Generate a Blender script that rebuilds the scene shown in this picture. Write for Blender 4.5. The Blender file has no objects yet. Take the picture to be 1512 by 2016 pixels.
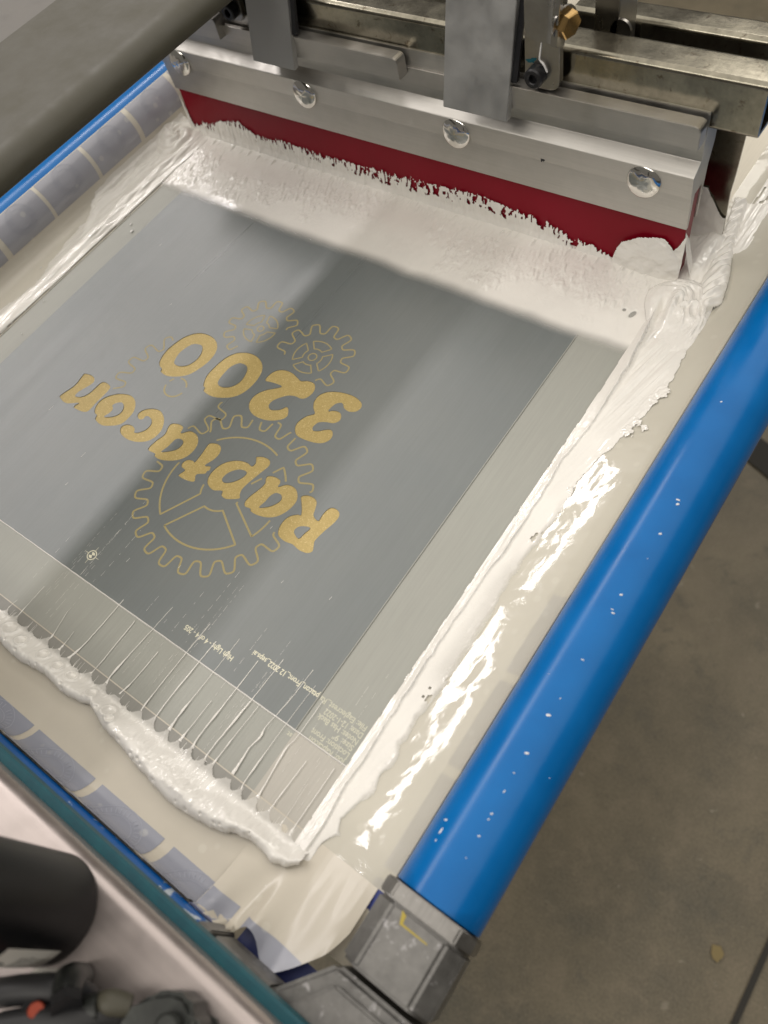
import bpy, bmesh, math, random
import numpy as np
from mathutils import Matrix, Vector

random.seed(5)
RNG = np.random.default_rng(11)
scene = bpy.context.scene
COL = scene.collection
S = 0.001                      # everything below is written in millimetres

# ------------------------------------------------------------------ camera
CAM_LOC = (0.150769, -0.020482, 0.377)
CAM_R = [[0.80447568, 0.56700244, -0.17699467],
         [0.42136280, -0.75477834, -0.50275545],
         [-0.41865532, 0.32987556, -0.84611456]]
cam_d = bpy.data.cameras.new('camera')
cam = bpy.data.objects.new('camera', cam_d)
COL.objects.link(cam)
xa, ya, za = Vector(CAM_R[0]), -Vector(CAM_R[1]), -Vector(CAM_R[2])
cam.matrix_world = Matrix(((xa.x, ya.x, za.x, CAM_LOC[0]), (xa.y, ya.y, za.y, CAM_LOC[1]),
                           (xa.z, ya.z, za.z, CAM_LOC[2]), (0, 0, 0, 1)))
cam_d.sensor_fit = 'VERTICAL'
cam_d.sensor_height = 36.0
cam_d.sensor_width = 27.0
cam_d.lens = 27.32
cam_d.clip_start = 0.02
cam_d.clip_end = 60.0
cam_d.dof.use_dof = True
cam_d.dof.focus_distance = 0.47
cam_d.dof.aperture_fstop = 8.0
scene.camera = cam

# ------------------------------------------------------------------ light
world = bpy.data.worlds.new('World')
scene.world = world
world.use_nodes = True
bg = world.node_tree.nodes['Background']
bg.inputs['Color'].default_value = (0.64, 0.60, 0.53, 1)
bg.inputs['Strength'].default_value = 0.25


def lamp(name, loc, sx, sy, power, color, shape='RECTANGLE'):
    d = bpy.data.lights.new(name, 'AREA')
    d.shape = shape
    d.size, d.size_y = sx, sy
    d.energy = power
    d.color = color
    o = bpy.data.objects.new(name, d)
    o.location = loc
    COL.objects.link(o)
    return o


# ceiling fluorescents running the same way as the press stroke, and added wide fill in place of hall bounce
WARM = (1.0, 0.945, 0.87)
PINK = (1.0, 0.945, 0.93)
for yy in (-0.75, 0.62, 1.99):
    lamp('ceiling_or_fill_light', (-2.6, yy, 2.25), 0.20, 1.2, 24, PINK)
lamp('ceiling_or_fill_light', (-0.45, 0.6, 2.7), 7.5, 7.5, 178, WARM, 'DISK')  # added overhead fill disk standing in for light bounced around the hall
lamp('ceiling_or_fill_light', (0.2, 3.6, 2.5), 2.4, 0.6, 30, WARM)
lamp('ceiling_or_fill_light', (-0.1, -2.4, 2.3), 2.4, 0.5, 34, WARM)  # added front fill to brighten the blade ink and holder face
scene.view_settings.view_transform = 'Standard'
scene.view_settings.look = 'None'
scene.view_settings.exposure = -0.10
scene.view_settings.gamma = 1.0
scene.view_settings.use_curve_mapping = False
scene.render.engine = 'CYCLES'


# ------------------------------------------------------------------ helpers
def tag(o, label=None, cat=None, group=None, kind=None):
    if label: o['label'] = label
    if cat: o['category'] = cat
    if group: o['group'] = group
    if kind: o['kind'] = kind
    return o


def empty(name, loc_mm, label, cat, group=None):
    o = bpy.data.objects.new(name, None)
    o.empty_display_size = 0.02
    o.location = [c * S for c in loc_mm]
    COL.objects.link(o)
    return tag(o, label, cat, group)


def link(name, me, mat, parent=None, smooth=False):
    o = bpy.data.objects.new(name, me)
    COL.objects.link(o)
    if mat is not None:
        me.materials.append(mat)
    if parent is not None:
        o.parent = parent
        p = parent
        off = Vector((0, 0, 0))
        while p is not None:
            off += Vector(p.location)
            p = p.parent
        o.location = -off if parent.parent is None else (0, 0, 0)
    if smooth:
        me.polygons.foreach_set('use_smooth', [True] * len(me.polygons))
    return o


def mesh_from(name, verts_mm, faces):
    me = bpy.data.meshes.new(name)
    v = np.asarray(verts_mm, dtype=float) * S
    me.from_pydata(v.tolist(), [], faces)
    me.update()
    return me


def bm_obj(name, bm, mat, parent=None, smooth=False, angle=None):
    bmesh.ops.recalc_face_normals(bm, faces=bm.faces)
    me = bpy.data.meshes.new(name)
    bm.to_mesh(me)
    bm.free()
    me.transform(Matrix.Scale(S, 4))
    o = link(name, me, mat, parent, smooth or angle is not None)
    if angle is not None:
        me.set_sharp_from_angle(angle=math.radians(angle))
        w = o.modifiers.new('weighted_normal', 'WEIGHTED_NORMAL')
        w.keep_sharp = True; w.weight = 100
    return o


def bm_box(bm, x0, x1, y0, y1, z0, z1, bevel=0.0, seg=2):
    vs = [bm.verts.new((x, y, z)) for z in (z0, z1) for y in (y0, y1) for x in (x0, x1)]
    fs = [bm.faces.new([vs[i] for i in f]) for f in
          ((0, 2, 3, 1), (4, 5, 7, 6), (0, 1, 5, 4), (2, 6, 7, 3), (0, 4, 6, 2), (1, 3, 7, 5))]
    if bevel > 0:
        es = list({e for f in fs for e in f.edges})
        bmesh.ops.bevel(bm, geom=es, offset=bevel, segments=seg, profile=0.5, affect='EDGES')
    return bm


def box(name, mat, parent, x0, x1, y0, y1, z0, z1, bevel=0.6, seg=2):
    bm = bmesh.new()
    bm_box(bm, x0, x1, y0, y1, z0, z1, bevel, seg)
    return bm_obj(name, bm, mat, parent, angle=40)


def extrude_x(name, mat, parent, prof, x0, x1, bevel=0.0, seg=2, angle=35):
    """prof: closed list of (y, z), extruded along x."""
    bm = bmesh.new()
    a = [bm.verts.new((x0, y, z)) for y, z in prof]
    b = [bm.verts.new((x1, y, z)) for y, z in prof]
    n = len(prof)
    bm.faces.new(a)
    bm.faces.new(list(reversed(b)))
    sides = [bm.faces.new((a[i], b[i], b[(i + 1) % n], a[(i + 1) % n])) for i in range(n)]
    if bevel > 0:
        bmesh.ops.bevel(bm, geom=[e for e in bm.edges], offset=bevel, segments=seg, affect='EDGES', clamp_overlap=True)
    return bm_obj(name, bm, mat, parent, angle=angle)


def extrude_poly(name, mat, parent, pts, axis, d0, d1, bevel=0.0, seg=2, angle=35):
    """closed polygon in the plane perpendicular to axis ('y': pts=(x,z); 'z': pts=(x,y))."""
    bm = bmesh.new()
    f = (lambda p, d: (p[0], d, p[1])) if axis == 'y' else (lambda p, d: (p[0], p[1], d))
    a = [bm.verts.new(f(p, d0)) for p in pts]
    b = [bm.verts.new(f(p, d1)) for p in pts]
    n = len(pts)
    bm.faces.new(a)
    bm.faces.new(list(reversed(b)))
    for i in range(n):
        bm.faces.new((a[i], b[i], b[(i + 1) % n], a[(i + 1) % n]))
    if bevel > 0:
        bmesh.ops.bevel(bm, geom=[e for e in bm.edges], offset=bevel, segments=seg, affect='EDGES', clamp_overlap=True)
    return bm_obj(name, bm, mat, parent, angle=angle)


def lathe(name, mat, parent, prof, origin, axis, seg=40, angle=40, wob=None):
    """prof: list of (r, h) turned about axis (unit vector) through origin."""
    ax = Vector(axis).normalized()
    t = Vector((0, 0, 1)) if abs(ax.z) < 0.9 else Vector((1, 0, 0))
    u = ax.cross(t).normalized()
    v = ax.cross(u)
    o = Vector(origin)
    verts, faces = [], []
    for r, h in prof:
        for k in range(seg):
            a = 2 * math.pi * k / seg
            rr = r if wob is None else r * wob(a)
            hh = h
            verts.append(o + ax * hh + (u * math.cos(a) + v * math.sin(a)) * rr)
    for i in range(len(prof) - 1):
        for k in range(seg):
            faces.append((i * seg + k, i * seg + (k + 1) % seg, (i + 1) * seg + (k + 1) % seg, (i + 1) * seg + k))
    if prof[0][0] > 1e-6: faces.append(tuple(range(seg)))
    if prof[-1][0] > 1e-6: faces.append(tuple((len(prof) - 1) * seg + k for k in range(seg)))
    bm = bmesh.new()
    bv = [bm.verts.new(p) for p in verts]
    for f in faces:
        try: bm.faces.new([bv[i] for i in f])
        except ValueError: pass
    bmesh.ops.remove_doubles(bm, verts=bm.verts, dist=1e-4)
    return bm_obj(name, bm, mat, parent, angle=angle)


def tube(name, mat, parent, pts, r, seg=14):
    """round tube through pts (mm), r number or list."""
    P = [Vector(p) for p in pts]
    Q = []
    for i in range(len(P) - 1):          # catmull-rom
        p0, p1, p2, p3 = P[max(i - 1, 0)], P[i], P[i + 1], P[min(i + 2, len(P) - 1)]
        for k in range(6):
            t = k / 6
            Q.append(0.5 * ((2 * p1) + (p2 - p0) * t + (2 * p0 - 5 * p1 + 4 * p2 - p3) * t * t + (3 * p1 - p0 - 3 * p2 + p3) * t ** 3))
    Q.append(P[-1])
    bm = bmesh.new()
    rings = []
    up = Vector((0, 0, 1))
    for i, q in enumerate(Q):
        d = (Q[min(i + 1, len(Q) - 1)] - Q[max(i - 1, 0)]).normalized()
        if abs(d.dot(up)) > 0.95: up = Vector((0, 1, 0))
        a = d.cross(up).normalized()
        b = d.cross(a)
        rr = r if not isinstance(r, (list, tuple)) else float(np.interp(i / (len(Q) - 1), np.linspace(0, 1, len(r)), r))
        rings.append([bm.verts.new(q + (a * math.cos(2 * math.pi * k / seg) + b * math.sin(2 * math.pi * k / seg)) * rr) for k in range(seg)])
    for i in range(len(rings) - 1):
        for k in range(seg):
            bm.faces.new((rings[i][k], rings[i][(k + 1) % seg], rings[i + 1][(k + 1) % seg], rings[i + 1][k]))
    bm.faces.new(rings[0]); bm.faces.new(list(reversed(rings[-1])))
    return bm_obj(name, bm, mat, parent, angle=50)


# value noise on numpy arrays -------------------------------------------------
_NT = RNG.random((256, 256))


def vnoise(x, y):
    xi = np.floor(x).astype(int); yi = np.floor(y).astype(int)
    fx = x - xi; fy = y - yi
    fx = fx * fx * (3 - 2 * fx); fy = fy * fy * (3 - 2 * fy)
    a = _NT[xi % 256, yi % 256]; b = _NT[(xi + 1) % 256, yi % 256]
    c = _NT[xi % 256, (yi + 1) % 256]; d = _NT[(xi + 1) % 256, (yi + 1) % 256]
    return (a * (1 - fx) + b * fx) * (1 - fy) + (c * (1 - fx) + d * fx) * fy


def fbm(x, y, o=4):
    s = 0; a = 0.5; n = 0
    for i in range(o):
        s = s + a * vnoise(x * 2 ** i + 17.3 * i, y * 2 ** i + 5.1 * i); n += a; a *= 0.55
    return s / n


def sstep(a, b, x):
    t = np.clip((x - a) / (b - a), 0, 1)
    return t * t * (3 - 2 * t)


# ------------------------------------------------------------------ materials
def new_mat(name):
    m = bpy.data.materials.new(name)
    m.use_nodes = True
    nt = m.node_tree
    return m, nt, nt.nodes, nt.links, nt.nodes['Principled BSDF']


def setp(b, **k):
    names = dict(color='Base Color', rough='Roughness', metal='Metallic', spec='Specular IOR Level', coat='Coat Weight',
                 coatr='Coat Roughness', sss='Subsurface Weight', sssr='Subsurface Radius', ssss='Subsurface Scale',
                 aniso='Anisotropic', alpha='Alpha', trans='Transmission Weight')
    for n, v in k.items():
        i = b.inputs[names[n]]
        if n == 'color' and len(v) == 3: v = (*v, 1)
        i.default_value = v


def nd(ns, t, **k):
    n = ns.new(t)
    for a, v in k.items(): setattr(n, a, v)
    return n


def coords(ns, ls, scale=(1, 1, 1), rot=(0, 0, 0)):
    tc = nd(ns, 'ShaderNodeTexCoord')
    mp = nd(ns, 'ShaderNodeMapping')
    mp.inputs['Scale'].default_value = scale
    mp.inputs['Rotation'].default_value = rot
    ls.new(tc.outputs['Object'], mp.inputs['Vector'])
    return mp.outputs['Vector']


def noise(ns, ls, vec, scale, detail=4, rough=0.55, dist=0.0):
    n = nd(ns, 'ShaderNodeTexNoise')
    n.inputs['Scale'].default_value = scale
    n.inputs['Detail'].default_value = detail
    n.inputs['Roughness'].default_value = rough
    n.inputs['Distortion'].default_value = dist
    if vec is not None: ls.new(vec, n.inputs['Vector'])
    return n.outputs['Fac']


def ramp(ns, ls, fac, stops):
    r = nd(ns, 'ShaderNodeValToRGB')
    e = r.color_ramp.elements
    while len(e) > 1: e.remove(e[-1])
    e[0].position = stops[0][0]; e[0].color = (*stops[0][1], 1) if len(stops[0][1]) == 3 else stops[0][1]
    for p, c in stops[1:]:
        x = e.new(p); x.color = (*c, 1) if len(c) == 3 else c
    ls.new(fac, r.inputs['Fac'])
    return r.outputs['Color']


def vramp(ns, ls, fac, stops):
    return ramp(ns, ls, fac, [(p, (v, v, v)) for p, v in stops])


def mixc(ns, ls, fac, a, b, mode='MIX'):
    m = nd(ns, 'ShaderNodeMix', data_type='RGBA', blend_type=mode)
    if isinstance(fac, (int, float)): m.inputs[0].default_value = fac
    else: ls.new(fac, m.inputs[0])
    for v, s in ((a, m.inputs[6]), (b, m.inputs[7])):
        if isinstance(v, tuple): s.default_value = (*v, 1) if len(v) == 3 else v
        else: ls.new(v, s)
    return m.outputs[2]


def bump(ns, ls, b, h, strength=0.3, dist=0.0005, prev=None):
    n = nd(ns, 'ShaderNodeBump')
    n.inputs['Strength'].default_value = strength
    n.inputs['Distance'].default_value = dist
    ls.new(h, n.inputs['Height'])
    if prev is not None: ls.new(prev, n.inputs['Normal'])
    if b is not None: ls.new(n.outputs['Normal'], b.inputs['Normal'])
    return n.outputs['Normal']


def metal(name, col, rough=0.35, brush=(1, 1, 1), bscale=900, var=0.25, metallic=1.0, spots=0.0, spotcol=(0.7, 0.68, 0.66), aniso=0.0, bumpy=0.15):
    m, nt, ns, ls, b = new_mat(name)
    setp(b, metal=metallic, rough=rough, aniso=aniso)
    v = coords(ns, ls)
    vb = coords(ns, ls, brush)
    n1 = noise(ns, ls, v, 45, 5, 0.6)
    n2 = noise(ns, ls, vb, bscale, 2)
    dark = tuple(c * (1 - var) for c in col); lite = tuple(min(1, c * (1 + var * .6)) for c in col)
    c = ramp(ns, ls, n1, [(0.3, dark), (0.7, lite)])
    c = mixc(ns, ls, 0.25, c, ramp(ns, ls, n2, [(0.3, dark), (0.7, lite)]))
    if spots > 0:
        n3 = noise(ns, ls, v, 160, 6, 0.7, 0.4)
        f = vramp(ns, ls, n3, [(0.62 - spots * .2, 0), (0.70 - spots * .2, 1)])
        c = mixc(ns, ls, f, c, spotcol)
    ls.new(c, b.inputs['Base Color'])
    r = vramp(ns, ls, n1, [(0.25, rough * 0.75), (0.75, min(1, rough * 1.35))])
    ls.new(r, b.inputs['Roughness'])
    bump(ns, ls, b, n2, bumpy, 0.0002)
    return m


MAT = {}
# mesh fabric coated with emulsion: dull film with squeegee streaks along the stroke
def film_mat(name, col, rough=0.34, streak=0.10, spec=0.5, warm=None):
    m, nt, ns, ls, b = new_mat(name)
    v = coords(ns, ls)
    vs = coords(ns, ls, (1, 0.035, 1))
    n1 = noise(ns, ls, vs, 70, 3, 0.5)
    n1b = noise(ns, ls, vs, 900, 3, 0.6)
    n2 = noise(ns, ls, v, 14, 4, 0.55)
    d = tuple(c * (1 - streak) for c in col); l = tuple(c * (1 + streak) for c in col)
    c = ramp(ns, ls, n1, [(0.3, d), (0.7, l)])
    c2 = ramp(ns, ls, n2, [(0.3, d), (0.7, warm or l)])
    c = mixc(ns, ls, 0.5, c, c2)
    c = mixc(ns, ls, 0.3, c, ramp(ns, ls, n1b, [(0.3, tuple(q * 0.86 for q in col)), (0.7, tuple(q * 1.14 for q in col))]))
    ls.new(c, b.inputs['Base Color'])
    r = vramp(ns, ls, n1, [(0.3, rough * 0.9), (0.7, rough * 1.12)])
    ls.new(r, b.inputs['Roughness'])
    setp(b, spec=spec)
    # fine woven threads
    w1 = nd(ns, 'ShaderNodeTexWave', wave_type='BANDS', bands_direction='X'); w1.inputs['Scale'].default_value = 1500
    w2 = nd(ns, 'ShaderNodeTexWave', wave_type='BANDS', bands_direction='Y'); w2.inputs['Scale'].default_value = 1500
    ls.new(v, w1.inputs['Vector']); ls.new(v, w2.inputs['Vector'])
    a = nd(ns, 'ShaderNodeMath', operation='ADD'); ls.new(w1.outputs['Fac'], a.inputs[0]); ls.new(n1b, a.inputs[1])
    bump(ns, ls, b, a.outputs[0], 0.10, 0.00012)
    return m


MAT['film'] = film_mat('emulsion_film', (0.140, 0.157, 0.157), 0.30, 0.05, 0.85, (0.178, 0.186, 0.172))
MAT['band'] = film_mat('emulsion_band', (0.325, 0.33, 0.295), 0.42, 0.05, 0.5, (0.36, 0.35, 0.315))
MAT['bandwarm'] = film_mat('emulsion_band_bare', (0.43, 0.41, 0.36), 0.42, 0.05, 0.5, (0.51, 0.48, 0.43))
MAT['sheet'] = film_mat('mesh_sheet', (0.64, 0.60, 0.50), 0.45, 0.04, 0.4, (0.66, 0.60, 0.49))

# panel print
m, nt, ns, ls, b = new_mat('navy_panel'); MAT['navy'] = m
v = coords(ns, ls); n1 = noise(ns, ls, v, 60, 4)
ls.new(ramp(ns, ls, n1, [(0.3, (0.022, 0.034, 0.16)), (0.7, (0.035, 0.052, 0.22))]), b.inputs['Base Color'])
setp(b, rough=0.4)
m, nt, ns, ls, b = new_mat('panel_print'); MAT['print'] = m
setp(b, color=(0.335, 0.35, 0.415), rough=0.45)

# milky tape over the edge of the mesh
def tape_mat(name, col, cover, rough, wav):
    m, nt, ns, ls, b = new_mat(name)
    v = coords(ns, ls)
    n1 = noise(ns, ls, v, 30, 5, 0.6)
    c = ramp(ns, ls, n1, [(0.3, tuple(x * 0.95 for x in col)), (0.7, col)])
    n5 = nd(ns, 'ShaderNodeTexVoronoi'); n5.inputs['Scale'].default_value = 75; n5.inputs['Randomness'].default_value = 1
    ls.new(v, n5.inputs['Vector'])
    f = vramp(ns, ls, n5.outputs['Distance'], [(0.12, 0.22), (0.19, 0.0)])
    c = mixc(ns, ls, f, c, (0.80, 0.78, 0.68))
    ls.new(c, b.inputs['Base Color'])
    setp(b, rough=rough, spec=0.5)
    n2 = noise(ns, ls, v, 38, 2, 0.5, 0.4)
    n3 = noise(ns, ls, v, 130, 2, 0.5, 1.2)
    p = bump(ns, ls, None, n2, 0.5 * wav, 0.0016)
    bump(ns, ls, b, n3, 0.13 * wav, 0.00045, p)
    tr = nd(ns, 'ShaderNodeBsdfTransparent')
    mx = nd(ns, 'ShaderNodeMixShader')
    mx.inputs[0].default_value = cover
    ls.new(tr.outputs[0], mx.inputs[1]); ls.new(b.outputs[0], mx.inputs[2])
    ls.new(mx.outputs[0], ns['Material Output'].inputs['Surface'])
    return m


MAT['tape'] = tape_mat('milky_tape', (0.66, 0.63, 0.54), 0.72, 0.05, 0.60)
MAT['tapeside'] = tape_mat('milky_tape_side', (0.72, 0.68, 0.59), 0.92, 0.20, 0.5)
MAT['tapecorner'] = tape_mat('milky_tape_corner', (0.62, 0.57, 0.475), 0.93, 0.24, 0.5)
MAT['milkyleft'] = tape_mat('milky_print_side', (0.40, 0.405, 0.455), 1.0, 0.20, 0.4)
MAT['milkyprint'] = tape_mat('milky_print', (0.305, 0.316, 0.370), 1.0, 0.25, 0.4)
MAT['tapefront'] = tape_mat('milky_tape_front', (0.62, 0.57, 0.475), 0.93, 0.24, 0.5)

# white plastisol ink; "cov" is how thickly the ink covers the mesh
m, nt, ns, ls, b = new_mat('white_ink'); MAT['ink'] = m
at = nd(ns, 'ShaderNodeAttribute', attribute_name='cov')
v = coords(ns, ls)
n1 = noise(ns, ls, v, 25, 3)
ls.new(ramp(ns, ls, n1, [(0.3, (0.74, 0.715, 0.665)), (0.7, (0.80, 0.775, 0.72))]), b.inputs['Base Color'])
setp(b, rough=0.10, spec=0.8, sss=0.0)
n2 = noise(ns, ls, v, 380, 4, 0.62, 1.2); n3 = noise(ns, ls, v, 34, 3, 0.6)
mm = nd(ns, 'ShaderNodeMath', operation='MULTIPLY'); ls.new(n2, mm.inputs[0]); ls.new(vramp(ns, ls, n3, [(0.42, 0.25), (0.62, 1.3)]), mm.inputs[1])
bump(ns, ls, b, mm.outputs[0], 0.38, 0.0005)
tr = nd(ns, 'ShaderNodeBsdfTransparent'); mx = nd(ns, 'ShaderNodeMixShader')
ls.new(at.outputs['Fac'], mx.inputs[0]); ls.new(tr.outputs[0], mx.inputs[1]); ls.new(b.outputs[0], mx.inputs[2])
ls.new(mx.outputs[0], ns['Material Output'].inputs['Surface'])

# gold ink showing in the stencil openings
m, nt, ns, ls, b = new_mat('gold_ink'); MAT['gold'] = m
v = coords(ns, ls)
vo = nd(ns, 'ShaderNodeTexVoronoi'); vo.inputs['Scale'].default_value = 1700; ls.new(v, vo.inputs['Vector'])
sep = nd(ns, 'ShaderNodeSeparateColor'); ls.new(vo.outputs['Color'], sep.inputs[0])
c = ramp(ns, ls, sep.outputs[0], [(0.0, (0.42, 0.315, 0.115)), (0.7, (0.465, 0.35, 0.135)), (0.95, (0.51, 0.39, 0.16)), (1.0, (0.60, 0.48, 0.24))])
ls.new(c, b.inputs['Base Color']); setp(b, rough=0.5, metal=0.08, spec=0.4)
bump(ns, ls, b, sep.outputs[1], 0.25, 0.0002)
m, nt, ns, ls, b = new_mat('gold_line'); MAT['goldline'] = m
v = coords(ns, ls); n1 = noise(ns, ls, v, 1500, 2)
ls.new(ramp(ns, ls, n1, [(0.3, (0.32, 0.265, 0.12)), (0.7, (0.39, 0.325, 0.155))]), b.inputs['Base Color']); setp(b, rough=0.5)
m, nt, ns, ls, b = new_mat('pale_caption'); MAT['caption'] = m
setp(b, color=(0.74, 0.71, 0.55), rough=0.5)
m, nt, ns, ls, b = new_mat('pale_caption_faint'); MAT['captionfaint'] = m
setp(b, color=(0.56, 0.55, 0.44), rough=0.5)
m, nt, ns, ls, b = new_mat('scratch_line'); MAT['thinline'] = m
setp(b, color=(0.70, 0.68, 0.64), rough=0.4)

# blue powder coat with chips and ink flecks
m, nt, ns, ls, b = new_mat('blue_powder_coat'); MAT['blue'] = m
v = coords(ns, ls)
n1 = noise(ns, ls, v, 35, 4); n2 = noise(ns, ls, v, 2200, 2)
ls.new(ramp(ns, ls, n1, [(0.3, (0.000, 0.110, 0.400)), (0.7, (0.002, 0.130, 0.455))]), b.inputs['Base Color'])
setp(b, spec=0.30); ls.new(vramp(ns, ls, n1, [(0.3, 0.19), (0.7, 0.27)]), b.inputs['Roughness'])
bump(ns, ls, b, n2, 0.25, 0.00008)
vsc = coords(ns, ls, (1, 0.12, 1), (0, 0, 0.5)); n7 = noise(ns, ls, vsc, 260, 5, 0.75, 0.5); n8 = noise(ns, ls, v, 9, 3, 0.6)
fsc = nd(ns, 'ShaderNodeMath', operation='MULTIPLY')
ls.new(vramp(ns, ls, n7, [(0.66, 0), (0.72, 0.55)]), fsc.inputs[0]); ls.new(vramp(ns, ls, n8, [(0.45, 0), (0.65, 1)]), fsc.inputs[1])
ls.new(mixc(ns, ls, fsc.outputs[0], ramp(ns, ls, n1, [(0.3, (0.000, 0.112, 0.355)), (0.7, (0.001, 0.132, 0.405))]), (0.10, 0.26, 0.55)), b.inputs['Base Color'])
# worn front tube
m, nt, ns, ls, b = new_mat('blue_powder_coat_worn'); MAT['blueworn'] = m
v = coords(ns, ls); n1 = noise(ns, ls, v, 110, 7, 0.72, 0.4)
tc = nd(ns, 'ShaderNodeTexCoord'); sx = nd(ns, 'ShaderNodeSeparateXYZ'); ls.new(tc.outputs['Object'], sx.inputs[0])
wx = nd(ns, 'ShaderNodeMapRange'); ls.new(sx.outputs[0], wx.inputs[0])
wx.inputs[1].default_value = -0.06; wx.inputs[2].default_value = 0.03; wx.inputs[3].default_value = 0.0; wx.inputs[4].default_value = 0.10
ad = nd(ns, 'ShaderNodeMath', operation='ADD'); ls.new(n1, ad.inputs[0]); ls.new(wx.outputs[0], ad.inputs[1])
f = vramp(ns, ls, ad.outputs[0], [(0.64, 0), (0.66, 1)])
ls.new(mixc(ns, ls, f, (0.000, 0.105, 0.38), (0.50, 0.56, 0.62)), b.inputs['Base Color'])
setp(b, rough=0.38)

m, nt, ns, ls, b = new_mat('red_urethane'); MAT['red'] = m
v = coords(ns, ls); n1 = noise(ns, ls, v, 20, 3)
ls.new(ramp(ns, ls, n1, [(0.3, (0.185, 0.0004, 0.008)), (0.7, (0.215, 0.0008, 0.012))]), b.inputs['Base Color']); setp(b, rough=0.4, spec=0.2)

MAT['alu'] = metal('extruded_aluminium', (0.50, 0.485, 0.455), 0.42, (0.02, 1, 1), 1100, 0.16)
MAT['aluplate'] = metal('mill_aluminium_plate', (0.50, 0.50, 0.49), 0.48, (1, 1, 1), 900, 0.05)
MAT['alubar'] = metal('brushed_aluminium_bar', (0.50, 0.48, 0.45), 0.40, (0.015, 1, 1), 1500, 0.12)
MAT['steel'] = metal('zinc_steel', (0.29, 0.27, 0.215), 0.19, (1, 1, 1), 300, 0.40, spots=0.18, spotcol=(0.15, 0.125, 0.09))
MAT['steel2'] = metal('bracket_steel', (0.34, 0.325, 0.30), 0.30, (1, 1, 1), 300, 0.18)
MAT['chrome'] = metal('polished_rivet', (0.72, 0.70, 0.66), 0.10, (1, 1, 1), 300, 0.10, bumpy=0.06)
MAT['black'] = metal('black_oxide', (0.018, 0.018, 0.020), 0.38, (1, 1, 1), 500, 0.3, metallic=0.3)
MAT['brass'] = metal('yellow_zinc', (0.62, 0.40, 0.16), 0.20, (1, 1, 1), 300, 0.2)
MAT['cast'] = metal('cast_aluminium', (0.20, 0.195, 0.185), 0.48, (1, 1, 1), 260, 0.45, metallic=0.6, spots=0.12, spotcol=(0.36, 0.35, 0.35), bumpy=0.6)
MAT['collar'] = metal('aluminium_collar', (0.30, 0.29, 0.275), 0.42, (1, .05, 1), 900, 0.35, spots=0.15, spotcol=(0.45, 0.44, 0.43))
MAT['arm'] = metal('painted_arm', (0.062, 0.057, 0.039), 0.5, (1, 1, 1), 200, 0.10, metallic=0.0, bumpy=0.05)
MAT['greybox'] = metal('grey_paint', (0.14, 0.132, 0.120), 0.55, (1, 1, 1), 200, 0.10, metallic=0.0)
MAT['clamp'] = metal('clamp_aluminium', (0.46, 0.405, 0.385), 0.36, (0.02, 1, 1), 500, 0.13, metallic=0.85)
m, nt, ns, ls, b = new_mat('teal_paint'); MAT['teal'] = m
v = coords(ns, ls); n1 = noise(ns, ls, v, 130, 6, 0.7)
c = ramp(ns, ls, n1, [(0.3, (0.0, 0.060, 0.085)), (0.66, (0.0, 0.085, 0.110)), (0.70, (0.02, 0.12, 0.12))])
ls.new(c, b.inputs['Base Color']); setp(b, rough=0.45)
m, nt, ns, ls, b = new_mat('black_plastic'); MAT['blackplastic'] = m
v = coords(ns, ls); n1 = noise(ns, ls, v, 40, 5)
ls.new(ramp(ns, ls, n1, [(0.3, (0.006, 0.006, 0.007)), (0.7, (0.011, 0.011, 0.012))]), b.inputs['Base Color']); setp(b, rough=0.34, spec=0.12)
m, nt, ns, ls, b = new_mat('rubber_cable'); MAT['rubber'] = m
setp(b, color=(0.010, 0.010, 0.011), rough=0.5)
m, nt, ns, ls, b = new_mat('grey_green_cast'); MAT['greycast'] = m
v = coords(ns, ls); n1 = noise(ns, ls, v, 60, 5, 0.65)
ls.new(ramp(ns, ls, n1, [(0.35, (0.012, 0.013, 0.012)), (0.60, (0.036, 0.039, 0.035)), (0.78, (0.11, 0.115, 0.11))]), b.inputs['Base Color']); setp(b, rough=0.38, metal=0.3)
m, nt, ns, ls, b = new_mat('orange_plastic'); MAT['orange'] = m
setp(b, color=(0.30, 0.035, 0.008), rough=0.55)
m, nt, ns, ls, b = new_mat('label_paper'); MAT['label'] = m
setp(b, color=(0.58, 0.56, 0.51), rough=0.6)
m, nt, ns, ls, b = new_mat('label_print'); MAT['labelprint'] = m
setp(b, color=(0.05, 0.05, 0.05), rough=0.6)
m, nt, ns, ls, b = new_mat('yellow_crayon'); MAT['yellow'] = m
setp(b, color=(0.36, 0.28, 0.04), rough=0.6)
m, nt, ns, ls, b = new_mat('ochre_stain'); MAT['ochre'] = m
setp(b, color=(0.165, 0.122, 0.042), rough=0.6)
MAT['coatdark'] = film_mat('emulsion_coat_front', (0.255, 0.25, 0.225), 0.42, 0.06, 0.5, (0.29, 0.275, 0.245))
m, nt, ns, ls, b = new_mat('fleck_white'); MAT['fleck'] = m
setp(b, color=(0.78, 0.77, 0.75), rough=0.35)

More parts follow.
